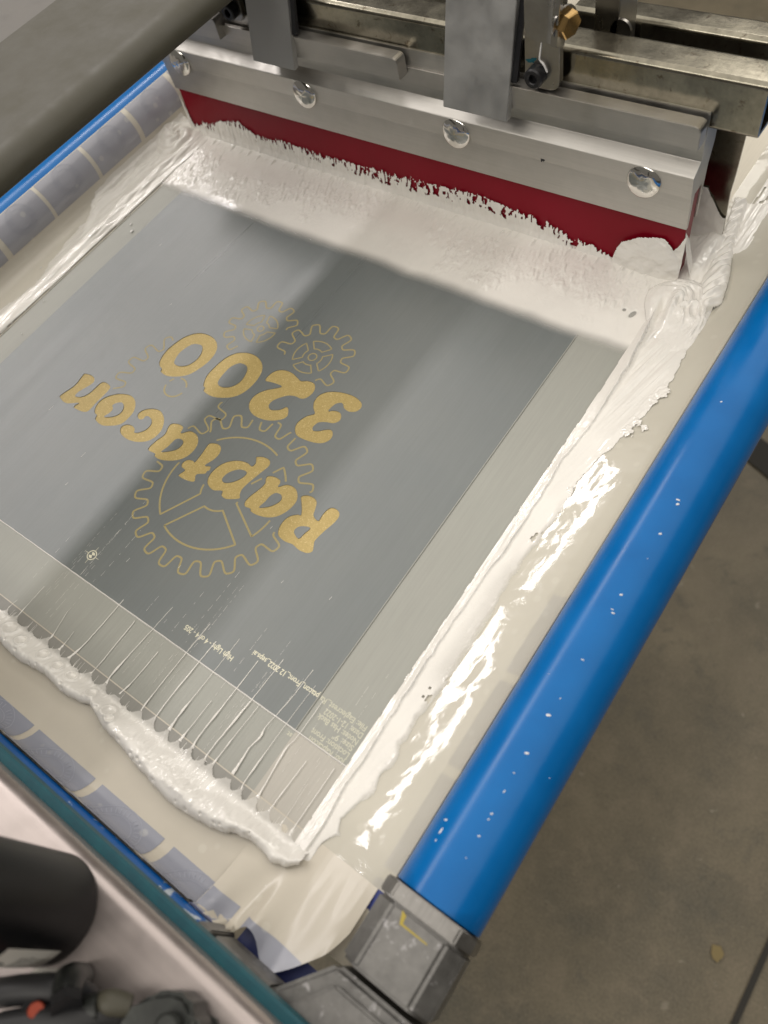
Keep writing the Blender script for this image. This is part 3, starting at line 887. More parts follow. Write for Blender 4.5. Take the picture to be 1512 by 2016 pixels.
def loose(ex, ey, ez, yy, off=0.0):
    zr_ = float(np.interp(max(ex - X0R, 0), ER.p[:, 0], ER.p[:, 1])) + 0.75
    fr_ = float(sstep(40, 27, ex))
    f = (yy + 34.0) / (ey + 34.0)
    zb = zr_ + fr_ * float(np.interp(max(Y0F - yy, 0), EF.p[:10, 0], EF.p[:10, 1]))
    g = f ** 3.0
    return (ex, yy, max(zb, (1 - g) * (zb + 1.2 * f * (1 - f) * math.sin(ex * .35)) + g * ez) + off)


def loose_patch(name, mat, cols, ytop, off, parent):
    V_, F_ = [], []
    for ex, ey, ez in cols:
        for f in np.linspace(0, 1, ROWS): V_.append(loose(ex, ey, ez, ytop + (ey - ytop) * f, off))
    for i in range(len(cols) - 1):
        for j in range(ROWS - 1): F_.append((i * ROWS + j, (i + 1) * ROWS + j, (i + 1) * ROWS + j + 1, i * ROWS + j + 1))
    return link(name, mesh_from(name, V_, F_), mat, parent, True)


corner = loose_patch('loose_tape_corner', MAT['tapecorner'], EC_, -34.0, 0.0, screen)
for g0, g1 in ((12.2, 27.6), (34.4, 70.0)):
    loose_patch('printed_panel', MAT['milkyprint'], [q for q in EC_ if g0 < q[0] < g1 and q[1] < -76.2], -75.8, 0.16, corner)

# roller tubes ---------------------------------------------------------------
def roller(name, mat, axis, c, a0, a1):
    prof = [(RT - 1.5, 0), (RT, .6), (RT, abs(a1 - a0) - .6), (RT - 1.5, abs(a1 - a0))]
    if axis == 'y': return lathe(name, mat, screen, prof, (c[0], a0, c[1]), (0, 1, 0), 72, 30)
    return lathe(name, mat, screen, prof, (a0, c[0], c[1]), (1, 0, 0), 72, 30)


rr = roller('roller_tube', MAT['blue'], 'y', (XR, 20), -25.6, 640)
rl = roller('roller_tube', MAT['blue'], 'y', (XL, 20), -30, 640)
rf = roller('roller_tube', MAT['blueworn'], 'x', (YF, 20), -420, 26)
# ink flecks stuck to the right roller
def fleck_cyl(parent, y, ang, rx, ry, seed):
    """small blob on the right roller at angle ang (deg, 0 = up, + = right)."""
    r = random.Random(seed); n = 12
    V, F = [], []
    for ring, (k_, h) in enumerate(((1, 0.02), (.6, .28))):
        for i in range(n):
            a = 2 * math.pi * i / n
            q = k_ * (1 + .35 * math.sin(2 * a + r.random()) + .2 * r.random())
            da = math.radians(ang) + rx * q * math.cos(a) / RT
            V.append((XR + (RT + h) * math.sin(da), y + ry * q * math.sin(a), 20 + (RT + h) * math.cos(da)))
    V.append((XR + (RT + .33) * math.sin(math.radians(ang)), y, 20 + (RT + .33) * math.cos(math.radians(ang))))
    F = [(i, (i + 1) % n, n + (i + 1) % n, n + i) for i in range(n)] + [(n + i, n + (i + 1) % n, 2 * n) for i in range(n)]
    return link('ink_fleck', mesh_from('ink_fleck', V, F), MAT['fleck'], parent, True)


# (y, angle, width, length)
FLECKS = [(186.7, 7.9, 1.1, .5), (184.5, 10.5, .7, .6), (166, 10.5, .7, .6), (167, 7.5, .9, .3), (151.4, 12.6, .5, .5), (128.9, 7, .6, .5), (119.1, 9.8, .7, .6),
          (120.5, 6.8, .9, .5), (100.1, 6.8, .8, .9), (92.7, 6.8, .9, .4), (79.8, -20.4, .8, .3), (72.4, 7.2, .5, .5), (63.4, 5.4, 1.0, .9), (55.8, 4.5, .9, 1.1),
          (44.6, 6.1, .9, .9), (34.8, 5.1, .5, .5), (42, 45.7, .5, .4), (26.3, 6.2, .5, 1.6), (19.8, 5.7, .6, .5), (16, 6.7, .4, .4), (13.5, 7, .6, .5),
          (5.9, 7.2, .7, .5), (-3.8, 7.4, .4, .4), (6.9, -41.9, 1.6, .8), (4, -40, .9, .4), (-.8, -37, .4, 1.8), (-5, -36, .3, 1.3), (250, -10, .9, 1.5), (-16, -1, .7, .5)]
for i, (y, a, w, l) in enumerate(FLECKS):
    if i % 5 == 3: continue
    k_ = random.uniform(.35, .9); fleck_cyl(rr, y, a, w * k_, l * k_ * random.uniform(.7, 1.5), i)

# end collar, corner block and front corner casting of the frame
def oct_prof(h, c):
    return [(-h, -h + c), (-h, h - c), (-h + c, h), (h - c, h), (h, h - c), (h, -h + c), (h - c, -h), (-h + c, -h)]


def prism_y(name, mat, prof, cx, cz, y0, y1, bevel=0.8, parent=None):
    return extrude_poly(name, mat, parent or screen, [(cx + a, cz + b_) for a, b_ in prof], 'y', y0, y1, bevel, 2, 30)


prism_y('end_collar', MAT['collar'], oct_prof(21.2, 6.5), XR, 20, -32.5, -25.8, 0.7)
blk = prism_y('corner_block', MAT['cast'], oct_prof(20.6, 8), XR, 20, -60.5, -32.7, 1.4)
me = mesh_from('crayon_mark', [(95.0, -33.6, 40.75), (97.4, -34.4, 40.75), (98.0, -38.2, 40.75), (96.8, -38.4, 40.75)] +
               [(96.6, -37.4, 40.76), (96.9, -38.3, 40.76), (109.6, -38.2, 40.76), (109.4, -37.7, 40.76)], [(0, 1, 2, 3), (4, 5, 6, 7)])
link('crayon_mark', me, MAT['yellow'], blk)
# casting at the front corner: squared body with a step towards the front roller
extrude_poly('corner_casting', MAT['cast'], screen, [(66, -128), (66, -87), (84, -63.2), (126, -63.2), (130, -68), (130, -128)], 'z', 1, 37, 2.2, 3, 30)
extrude_poly('casting_rib', MAT['cast'], screen, [(69, -124), (69, -96), (88, -69), (122, -69), (122, -124)], 'z', 37.05, 40.5, 1.2, 2, 30)
extrude_x('end_collar', MAT['collar'], screen, [(YF + a, 20 + b_) for a, b_ in oct_prof(20.8, 6.5)], 26.2, 33.5, 0.7)
extrude_x('corner_block', MAT['cast'], screen, [(YF + a, 20 + b_) for a, b_ in oct_prof(20.0, 8)], 34.0, 66, 1.2)

# ================================================================== squeegee
sq = empty('squeegee', (-185, 365, 0), 'aluminium squeegee with a red blade pressed into the white ink', 'squeegee')
hold = [(358.0, 40.6), (357.0, 62.6), (356.5, 63.0), (354.7, 77.4), (355.3, 78.4), (361.6, 83.2), (362.0, 84.0), (362.0, 112), (378, 112), (378, 86),
        (374.5, 74), (373.2, 40.6), (370.2, 40.6), (370.6, 63.5), (361.2, 63.5), (360.4, 40.6)]
extrude_x('holder', MAT['alu'], sq, hold, -404, 32, 0.0)
blade = [(359.85, 0.6), (360.2, 0.3), (368.6, 0.5), (369.0, 1.0), (370.4, 62.5), (361.5, 62.5), (360.65, 40)]
extrude_x('blade', MAT['red'], sq, [(359.2, 1.4), (360.0, 0.4), (368.4, 0.4), (369.2, 1.4), (370.1, 62.5), (361.4, 62.5), (360.7, 41)], -403.4, 31.2, 0.0)


def rivet(x):
    prof = []
    for k in range(0, 9):
        a = math.radians(10 * k)
        prof.append((10.4 * math.cos(a), 0.6 + 3.6 * math.sin(a)))
    prof = [(10.4, 0.0)] + prof + [(0.0, 4.05)]
    ax = Vector((0, -0.994, 0.10))
    o = lathe('rivet', MAT['chrome'], sq, prof, (x, 355.9, 68), ax, 50, 60)
    me = o.data                                   # five shallow dents shaped to give the dome a star-like reflection
    c = Vector((x, 355.9, 68)) * S
    u = Vector((1, 0, 0)); v = ax.cross(u).normalized()
    for w in me.vertices:
        d = w.co - c
        r = math.hypot(d.dot(u), d.dot(v)) / (10.4 * S)
        a = math.atan2(d.dot(v), d.dot(u))
        dent = (0.5 + 0.5 * math.cos(5 * a + x)) * r * (1 - r) * 4 * 0.16 * S
        w.co -= ax * dent
    return o


for x in (-380.6, -252.6, -124.3, 3.7): rivet(x)
# plastic residue mark on the face
o = splat('scuff_mark', MAT['black'], None, 0, 0, 0, 1.0, 2.4, .3, jag=.6, seed=3)
o.data.transform(Matrix.Translation((-0.0625, 0.3563, 0.0645)) @ Matrix.Rotation(math.radians(90), 4, 'X'))
o.parent = sq; o.location = -Vector(sq.location)

# ================================================================== print head carriage above the squeegee
car = empty('print_head_carriage', (-120, 380, 100), 'steel and aluminium print head carriage clamping the squeegee', 'press carriage')


def lean_plate(x0, x1, zt=175.0):
    # leans back as it rises
    k_ = (zt - 92.2) * .2507
    prof = [(344.6, 92.6), (345.2, 92.2), (349.2, 92.2), (349.2 + k_, zt), (344.9 + k_, zt)]
    extrude_x('clamp_plate', MAT['aluplate'], car, prof, x0, x1, 0.35, 2)
    extrude_x('plate_spacer', MAT['black'], car, [(351.4, 112.6), (354.5, 112.6), (364.5, 152), (364.6, 160)][0:3] + [(363.9, 152)], x0 + 4, x1 + 3.5, 0)


lean_plate(-124.2, -79.4)
lean_plate(-282.7, -244.6, 147.5)


def bar(x0, x1, y0, y1, z0, z1, name='clamp_bar'):
    extrude_poly(name, MAT['alubar'], car, [(x0, z0), (x1, z0), (x1, z1 - 3.2), (x1 - .9, z1 - .9), (x1 - 3.2, z1), (x0, z1)], 'y', y0, y1, 0.35, 2)


bar(-84, 32.4, 351.2, 360, 97.2, 110.4)
bar(-279, -160.2, 351.2, 360, 97.6, 111.6)
bar(-400, -318, 351.2, 360, 97.0, 112.0)
box('backing_bar', MAT['alubar'], car, -402, -70, 360.6, 361.95, 90.8, 101.2, 0.3)
box('backing_bar', MAT['alubar'], car, -331, -284, 357.4, 360.5, 97.4, 104.2, 0.3)


def steel_tube(name, x0, x1, y0, y1, z0, z1, r=3.2, wall=2.2, parent=None):
    """rounded rectangular hollow section along x."""
    def rr_(y0, y1, z0, z1, r, k=5):
        out = []
        for cy, cz, a0 in ((y1 - r, z1 - r, 0), (y0 + r, z1 - r, 90), (y0 + r, z0 + r, 180), (y1 - r, z0 + r, 270)):
            for i in range(k + 1):
                a = math.radians(a0 + 90 * i / k)
                out.append((cy + r * math.cos(a), cz + r * math.sin(a)))
        return out
    O = rr_(y0, y1, z0, z1, r); I = rr_(y0 + wall, y1 - wall, z0 + wall, z1 - wall, max(.6, r - wall))
    bm = bmesh.new(); n = len(O)
    rings = [[bm.verts.new((x, y, z)) for y, z in P] for x, P in ((x0, O), (x1 - .5, O), (x1, [(y * .985 + .015 * (y0 + y1) / 2, z * .985 + .015 * (z0 + z1) / 2) for y, z in O]), (x1, I), (x0, I))]
    for a, b_ in zip(rings[:-1], rings[1:]):
        for i in range(n): bm.faces.new((a[i], a[(i + 1) % n], b_[(i + 1) % n], b_[i]))
    return bm_obj(name, bm, MAT['steel'], parent or car, angle=40)


steel_tube('square_tube', -303, 57.4, 363.0, 384.5, 101.6, 130.8)
steel_tube('square_tube', -80, 240, 424, 443, 84, 115.5, r=3.6)
steel_tube('square_tube', -303, -86, 424, 443, 66, 98, r=3.6)
# lug with socket screw, folded gusset with hex bolt
lug = [(-71.5, 175), (-71.5, 116)] + [(-67.2 + 4.3 * math.cos(math.radians(a)), 115.6 + 4.3 * math.sin(math.radians(a))) for a in range(200, 271, 14)] + \
      [(-55.5 + 5 * math.cos(math.radians(a)), 116.3 + 5 * math.sin(math.radians(a))) for a in range(270, 361, 15)] + [(-50.5, 175)]
extrude_poly('mounting_lug', MAT['steel2'], car, lug, 'y', 353.6, 358.4, 0.5, 2)
bm = bmesh.new()   # folded gusset: comes forward from the lug and wraps to the right
sec = [(-71, 352.8), (-58, 352.2), (-51.5, 350.6), (-48.4, 346.5), (-47.2, 338), (-43.6, 338), (-44.6, 348), (-48.8, 354.2), (-57, 356.6), (-71, 357.0)]
lo = [138, 138, 138.5, 140, 146, 146, 141, 139.5, 138.5, 138]
a = [bm.verts.new((x, y, z)) for (x, y), z in zip(sec, lo)]
b_ = [bm.verts.new((x + 2, y + 1.5, 185)) for x, y in sec]
n = len(sec)
bm.faces.new(a); bm.faces.new(list(reversed(b_)))
for i in range(n): bm.faces.new((a[i], b_[i], b_[(i + 1) % n], a[(i + 1) % n]))
bm_obj('folded_gusset', bm, MAT['steel2'], car, angle=50)


def socket_screw(c, ax, r=5.6, h=6.2, mat='black'):
    hexa = 2.4
    prof = [(r, 0), (r, h - .8), (r - .8, h), (hexa + .6, h), (hexa, h - .5), (hexa, h - 3.2), (0, h - 3.2)]
    return lathe('socket_screw', MAT[mat], car, prof, c, ax, 36, 35)


socket_screw((-63.4, 353.4, 119.6), (0, -1, 0))
socket_screw((-301, 356.8, 118.2), (0, -1, 0))
extrude_poly('mounting_lug', MAT['steel2'], car, [(-309, 147), (-309, 113.5), (-306, 110), (-297, 110), (-293.5, 113.5), (-293.5, 147)], 'y', 357.2, 361.6, 0.5, 2)
splat_t = splat('teal_smudge', MAT['teal'], None, 0, 0, 0, 2.6, 1.5, .3, jag=.5, seed=8)
splat_t.data.transform(Matrix.Translation((-0.0674, 0.35352, 0.1262)) @ Matrix.Rotation(math.radians(90), 4, 'X'))
splat_t.parent = car; splat_t.location = -Vector(car.location)
tube('ink_drip', MAT['fleck'], car, [(-61.0, 353.4, 137), (-61.8, 353.3, 131), (-62.0, 353.3, 127.6), (-59.6, 353.2, 125.6), (-57.4, 353.2, 121.6)], [.35, .6, .5, .7, .5], 8)
# hex bolt
hexv = [(6.6, 0), (6.6, 4.6), (6.0, 5.2), (0, 5.2)]
lathe('hex_bolt', MAT['brass'], car, hexv, (-42.5, 344.2, 155.2), (0.93, -0.3, -.1), 6, 20)
lathe('washer', MAT['steel2'], car, [(8, 0), (8, 1.2), (0, 1.2)], (-43.6, 344.4, 155.3), (0.93, -0.3, -.1), 28, 35)
lathe('washer', MAT['steel2'], car, [(6, 0), (6, 2), (0, 2)], (-36, 398, 124), (0.0, -1, 0.0), 28, 35)
box('cross_bracket', MAT['steel2'], car, -52, -37.5, 396, 420, 95, 170, 0.8)

# ================================================================== flood bar behind the blade
fb = empty('flood_bar', (-180, 400, 0), 'bent steel flood bar standing in the ink behind the squeegee', 'flood bar')
fbp = [(402.0, 0.8), (400.0, 24), (397.5, 40), (400.5, 52), (403, 88), (404.6, 88), (402.1, 51.6), (399.1, 40), (401.6, 24), (403.6, 0.8)]
extrude_x('flood_plate', MAT['steel'], fb, fbp, -404, 41.5, 0.0, angle=25)

# ================================================================== press arm crossing at the upper left
arm = empty('press_arm', (-303, 250, 150), 'wide olive grey metal press arm crossing above the squeegee end', 'press arm')
steel_arm = [(-351, 151), (-351, 162), (-348, 165), (-264, 165), (-255.5, 162.2), (-251.6, 157.5), (-250.3, 153), (-251.6, 150.3), (-350, 150)]
extrude_poly('arm_beam', MAT['arm'], arm, steel_arm, 'y', -160, 900, 0.0, 2, 60)
hb = tag(box('machine_housing', MAT['greybox'], None, -1700, -560, -300, 1600, -160, -30, 3, 3), 'plain grey machine housing beyond the olive press arm', 'housing')

# ================================================================== front clamp of the press
cl = empty('screen_clamp', (0, -140, 40), 'pale metal clamp bar with teal edge holding the front roller', 'clamp')
tealp = [(-84.9, 41.2), (-84.4, 42), (-84.9, 46.0), (-86, 46.8), (-150, 46.8), (-150, 41.2)]
extrude_x('teal_strip', MAT['teal'], cl, tealp, -260, 190, 0.0)
pr_ = [(-150, 47.2), (-89.4, 47.2)]
for k in range(0, 7):
    a_ = math.radians(-30 + 20 * k)
    pr_.append((-94.0 + 6.0 * math.cos(a_), 62.0 + 6.0 * math.sin(a_)))
pr_ += [(-100, 68.1), (-240, 68.1), (-240, 47.2)]
extrude_x('clamp_bar', MAT['clamp'], cl, pr_, -260, 190, 0.0, angle=50)

# upright black cylinder standing on the clamp bar
CYC = (-15.0, -110.5); CYR = 20.0
cy = empty('air_cylinder', (CYC[0], CYC[1], 68.2), 'black upright cylinder with a white label standing on the clamp bar', 'cylinder')
lathe('cylinder_body', MAT['blackplastic'], cy, [(CYR - .8, 68.2), (CYR, 69), (CYR, 220), (CYR - 2, 222), (0, 222)], (CYC[0], CYC[1], 0), (0, 0, 1), 72, 35)


def on_cyl(a, z, h=.15): return (CYC[0] + (CYR + h) * math.cos(math.radians(a)), CYC[1] + (CYR + h) * math.sin(math.radians(a)), z)


V_, F_ = [], []
A_ = np.linspace(-72, -12, 15)
for i, a_ in enumerate(A_):
    V_ += [on_cyl(a_, 77), on_cyl(a_, 110)]
    if i: F_.append((2 * i - 2, 2 * i, 2 * i + 1, 2 * i - 1))
lab = link('paper_label', mesh_from('paper_label', V_, F_), MAT['label'], cy)
V_, F_ = [], []
for j in range(7):
    z0 = 79 + j * 2.6
    a0 = -64
    while a0 < -24:
        w = random.uniform(1.2, 4.0)
        n = len(V_)
        V_ += [on_cyl(a0, z0, .2), on_cyl(a0 + w, z0, .2), on_cyl(a0 + w, z0 + 1.2, .2), on_cyl(a0, z0 + 1.2, .2)]
        F_.append((n, n + 1, n + 2, n + 3))
        a0 += w + random.uniform(.6, 1.4)
for k in range(24):
    a_, b2 = 2 * math.pi * k / 24, 2 * math.pi * (k + 1) / 24
    n = len(V_)
    for t_, r_ in ((a_, 1.0), (b2, 1.0), (b2, .6), (a_, .6)):
        V_.append(on_cyl(-40 + 7.0 * r_ * math.cos(t_), 103.0 + 4.0 * r_ * math.sin(t_), .2))
    F_.append((n, n + 1, n + 2, n + 3))
link('label_print', mesh_from('label_print', V_, F_), MAT['labelprint'], lab)

# ================================================================== white ink
def ink_mesh(name, X, Y, H, M, COV, base, label, cat='ink', extra=None, proj=None):
    """height sheet: X,Y mm grids, H thickness, M mask, COV cover 0..1."""
    n, k = X.shape
    idx = -np.ones((n, k), int)
    fm = M[:-1, :-1] & M[1:, :-1] & M[1:, 1:] & M[:-1, 1:]
    use = np.zeros((n, k), bool)
    use[:-1, :-1] |= fm; use[1:, :-1] |= fm; use[1:, 1:] |= fm; use[:-1, 1:] |= fm
    idx[use] = np.arange(use.sum())
    if proj is None: V = np.stack([X[use], Y[use], base + H[use]], 1)
    else: V = proj(X[use], Y[use], H[use])
    a = idx[:-1, :-1][fm]; b_ = idx[1:, :-1][fm]; c = idx[1:, 1:][fm]; d = idx[:-1, 1:][fm]
    F = np.stack([a, b_, c, d], 1)
    cov = COV[use]
    if extra is not None and len(extra[0]):
        F2 = np.array(extra[1]) + len(V)
        V = np.r_[V, np.array(extra[0])]; F = np.r_[F, F2]; cov = np.r_[cov, np.array(extra[2])]
    me = bpy.data.meshes.new(name)
    me.vertices.add(len(V)); me.vertices.foreach_set('co', (V * S).ravel())
    me.loops.add(4 * len(F)); me.loops.foreach_set('vertex_index', F.ravel().astype(np.int32))
    me.polygons.add(len(F)); me.polygons.foreach_set('loop_start', np.arange(len(F), dtype=np.int32) * 4)
    me.update(calc_edges=True)
    at = me.attributes.new('cov', 'FLOAT', 'POINT'); at.data.foreach_set('value', cov.astype(np.float32))
    o = link(name, me, MAT['ink'], None, True)
    return tag(o, label, cat)


def grid(x0, x1, y0, y1, st):
    return np.meshgrid(np.arange(x0, x1 + st, st), np.arange(y0, y1 + st, st), indexing='ij')


def poly_y(P):
    P = np.array(sorted(P, key=lambda q: q[1])); return lambda y: np.interp(y, P[:, 1], P[:, 0])


def poly_x(P):
    P = np.array(sorted(P, key=lambda q: q[0])); return lambda x: np.interp(x, P[:, 0], P[:, 1])


def bell(x, c, w): return np.exp(-((x - c) / w) ** 2)


# --- flood of ink in front of the blade
X, Y = grid(-390, 36, 280, 372, 0.5)
ylow = 288.5 + 2.0 * (fbm(X / 60, X * 0 + 3, 3) - .5) * 2
t = Y - ylow
cov = sstep(-2.5, 11, t + 1.0 * (fbm(X / 17.0 + 2, Y / 30, 2) - .5) * 2) ** 1.3
H = 0.45 * sstep(0, 10, t) + 0.28 * (fbm(X / 26, Y / 26, 3) - .45) * sstep(2, 14, t)
lump = fbm(X / 3.4 + .35 * Y / 4, Y / 9, 4)
patch = sstep(.42, .62, fbm(X / 42 + 5, Y / 26 + 2, 3))
H += (1.15 * np.clip(lump - .50, 0, 1) * 2.2 * patch + .10 * lump) * sstep(4, 16, t)
fine = fbm(X / 2.2 + .2 * Y / 2, Y / 6.5, 3)
rg = (1 - np.abs(2 * fine - 1)) ** 2
H += (.5 * (rg - .6) * patch + .2 * (fine - .5)) * sstep(6, 18, t)
# rise towards the blade with pulled-up peaks
H += 0.9 * sstep(352, 359.5, Y) + .35 * sstep(338, 356, Y)
pk = np.zeros_like(H)
rr_ = random.Random(4)
x = -396
while x < 10:
    x += rr_.uniform(3.5, 12.0); yy = 352.6 + rr_.uniform(-1.2, 1.0); hh = rr_.uniform(.15, 1.3)
    dx = np.abs(X - x - (Y - yy) * .12); dy = yy - Y
    pk = np.maximum(pk, hh * np.clip(1 - dx / 1.5, 0, 1) * sstep(5.0, 0, dy) * (dy > -3.5) * sstep(-3.5, -1.0, dy))
H += pk
hole = np.minimum(np.hypot(X - 14.3, (Y - 322.2) / 1.1) / 1.3, np.hypot(X - 20.4 - (Y - 320.8) * .2, (Y - 320.8) / 1.9) / 1.9)
M = (cov > 0.02) & (X > -384 + .4 * (vnoise(Y / 2, Y * 0) - .5)) & (X < 32)
H *= 1 - .93 * sstep(1.35, .75, hole)
cov *= 1 - .75 * sstep(1.0, .7, hole)
H = np.maximum(H, 0.04)
ink_mesh('ink_flood', X, Y, H, M, cov, 0.74, 'smooth flood of white ink spread in front of the red blade')

# --- ridge scraped to the right of the print area
RO = poly_y([(52, 420), (55, 395), (57, 372), (60.1, 345), (62.0, 325), (61.3, 307.7), (62.8, 289.8), (64.3, 279.9), (63.1, 262.6), (61.7, 249.5), (58.0, 236.1), (55.6, 224.3), (51.7, 214.4), (48.8, 199.2),
             (49.6, 180.8), (50, 165.6), (49.2, 155.4), (48.1, 143.8), (47.9, 122.9), (49.2, 100.3), (49.7, 79.3), (49, 69.8), (49.3, 56.7), (46.5, 36.6), (48.8, 29.6),
             (46.9, 22.3), (49.3, 16.1), (47.2, 6.6), (48.9, -1.2), (45.2, -11.6), (42.1, -20.6), (46.4, -26.3), (41.2, -33)])
RC = poly_y([(32, 330), (35.6, 300), (37.6, 280), (38.3, 260), (38.6, 250), (38.1, 225), (35.6, 205), (37, 186), (37.4, 155), (37, 133), (35.8, 119), (36, 98), (35.5, 82), (35.5, 66), (36, 43),
             (36.4, 21), (37.2, 4), (36.4, -6), (37.9, -21), (38.6, -31), (38.6, -48)])
X, Y = grid(26, 72, -48, 330, 0.45)
xi = 30.4 + .7 * (fbm(Y / 9, Y * 0 + 1, 3) - .5)
xi = np.where(Y > 270, xi - (Y - 270) * .02, xi)
xc = RC(Y) + 1.2 * (fbm(Y / 7, Y * 0 + 4, 3) - .5)
rag = fbm(X / 3.5, Y / 6.0, 4)
xo = RO(Y) + 3.6 * (rag - .5) + 1.2
slope = np.where(X > X0R, np.interp(X - X0R, ER.p[:, 0], ER.p[:, 1]), 0)
t1 = np.clip((X - xi) / np.maximum(xc - xi, .5), 0, 1)
grow = 1 + 1.3 * sstep(215, 300, Y)
h1 = (0.7 * np.sqrt(t1) + 1.7 * t1 ** 1.6) * grow * (1 - .0 * t1) * sstep(1.0, .90, t1) + 0.5 * sstep(.88, 1, t1)
h1 *= (0.75 + .5 * fbm(X / 9, Y / 28, 3))
st = fbm(X / 0.9 + Y * .03, Y / 30, 3)
h1 += .30 * (st - .5) * sstep(0, .15, t1)
t2 = np.clip((X - xc) / np.maximum(xo - xc, 1), 0, 1)
h2 = (0.75 + .9 * sstep(180, 300, Y)) * (1 - t2 ** 3) ** .8 + .05
diag = fbm((X - .22 * (Y - 100)) / 2.6, (Y + .22 * X) / 40, 3)
h2 += (.22 + .6 * sstep(170, 260, Y)) * (diag - .5) * sstep(0, .25, t2) * sstep(1, .85, t2)
h2 += .8 * np.clip(rag - .6, 0, 1) * sstep(.55, .95, t2)
H = np.where(X < xc, h1, h2)
thin = sstep(50, 70, Y) * sstep(150, 128, Y) * sstep(.15, .8, t2)       # glossy thin stretch
H = H * (1 - .55 * thin)
tear = (fbm(X / 2.6, Y / 7, 3) > .76) & (t2 > .55) & (Y < 215)
M = (X > xi) & (X < xo) & (Y > -44 - 8 * (t1 - .4) ** 2 * 4 + 4 * vnoise(X / 2, X * 0)) & ~tear
H *= sstep(-46, -36, Y) * .7 + .3
# folds near the swirl
H += 2.4 * bell(Y, 290, 34) * np.clip(diag - .35, 0, 1) * sstep(.0, .2, t2) * sstep(1, .7, t2)
# small torn flaps at the outer edge
for fx, fy, fr in ((64.5, 268, 3.8), (62, 262, 3.0), (60.8, 243, 2.6), (66, 241, 2.0), (59, 236, 3.2), (49.5, 188, 1.4)):
    d = np.hypot(X - fx, (Y - fy) * .8 + .35 * (X - fx)) + 2.2 * (fbm(X / 1.7, Y / 1.7, 3) - .5) * 2
    M |= d < fr
    H = np.where(d < fr, np.maximum(H, .3 + 1.1 * fbm(X / 1.6, Y / 1.6, 3)), H)
H = np.maximum(H, .05)
ink_mesh('ink_ridge', X, Y, H + slope, M, (1 - .25 * thin) * (1 - .55 * sstep(.70, 1.0, t2) * sstep(190, 150, Y)), 0.78, 'long ridge of white ink along the right side of the mesh')

# --- pile of ink swirled at the right end of the blade
X, Y = grid(12, 76, 296, 440, 0.45)
wx = X + 5 * (fbm(X / 22, Y / 22, 2) - .5); wy = Y + 8 * (fbm(X / 22 + 9, Y / 22 + 4, 2) - .5)
dx, dy = wx - 41.5, wy - 338
ca, sa = math.cos(.35), math.sin(.35)
px_, py_ = dx * ca + dy * sa, -dx * sa + dy * ca
r = np.hypot(px_ / 20, np.where(py_ > 0, py_ / 23, py_ / 44))
dome = np.sqrt(np.clip(1 - r ** 2.4, 0, 1))
H = 8.6 * dome ** 1.25 * (1 - .45 * sstep(6, -30, py_))
# folded laps: arcs opening to the lower left, closely spaced on the right flank
q = np.hypot(px_ + 7, (py_ + 9) * .62) + 3.5 * (fbm(X / 13, Y / 13, 2) - .5)
an = np.arctan2(py_ + 9, px_ + 7)
lap = 1 - np.abs(2 * fbm(q / 3.4, an * 1.6 + 4, 3) - 1)
flank = sstep(-9, 6, px_ + .35 * py_)
H += 2.6 * (lap ** 2.2 - .55) * flank * dome ** .7
H += 1.2 * (fbm(q / 1.1, an * 1.2, 3) - .5) * flank * dome ** .7
H -= 5.5 * bell(px_ - .25 * py_, -7, 3.6) * bell(py_, -8, 12) * dome           # hollow where the ink folds over
H += 2.2 * bell(px_ - .25 * py_, -1.6, 2.4) * bell(py_, -6, 13) * dome
# rope of twisted ink beyond it
s0, s1 = np.array((58.5, 340.0)), np.array((46, 402.0))
dv = (s1 - s0) / np.linalg.norm(s1 - s0); L = np.linalg.norm(s1 - s0)
al = (X - s0[0]) * dv[0] + (Y - s0[1]) * dv[1]; pe = -(X - s0[0]) * dv[1] + (Y - s0[1]) * dv[0]
wd = 8.0 * sstep(-8, 4, al) * (1 - .45 * sstep(20, L, al))
tw = np.sqrt(np.clip(1 - (pe / np.maximum(wd, .3)) ** 2, 0, 1))
H2 = tw * (7.0 - 3 * sstep(10, L, al)) * (.8 + .5 * fbm(X / 8, Y / 8, 2)) + tw * .8 * np.sin((al + pe * 1.3 + 6 * fbm(X / 12, Y / 12, 2)) * .7)
H = np.maximum(H, np.where(al > -8, H2, 0))
# sheet of ink climbing between blade end and flood bar
H = np.maximum(H, 7.0 * bell(X, 38, 9) * sstep(352, 372, Y) * sstep(412, 398, Y) + .8 * (fbm(X / 2.5, Y / 9, 3) - .5) * bell(X, 38, 12) * sstep(350, 370, Y) * sstep(412, 398, Y))
H += .6 * (fbm(X / 2.2, Y / 6, 3) - .5) * (H > 1)
# streaked trail further back
tr_ = sstep(385, 400, Y) * bell(X, 52 , 8) * 1.6
H = np.maximum(H, tr_ * (.4 + 1.2 * fbm(X / 1.1, Y / 20, 3)))
slope = np.where(X > X0R, np.interp(X - X0R, ER.p[:, 0], ER.p[:, 1]), 0)
M = H > .22
ink_mesh('ink_pile', X, Y, H + slope * .8, M, np.ones_like(H), 0.78, 'swirled pile of thick white ink at the right end of the blade')

# trail of streaks past the flood bar
X, Y = grid(36, 66, 436, 600, 0.7)
st = fbm(X / 1.3, Y / 34, 4)
H = bell(X, 51, 9) * (.3 + 2.4 * np.clip(st - .35, 0, 1))
slope = np.where(X > X0R, np.interp(X - X0R, ER.p[:, 0], ER.p[:, 1]), 0)
ink_mesh('ink_trail', X, Y, H + slope, H > .22 + .2 * rr_.random(), np.ones_like(H), 0.78, 'streaky white ink trail behind the flood bar near the right roller')

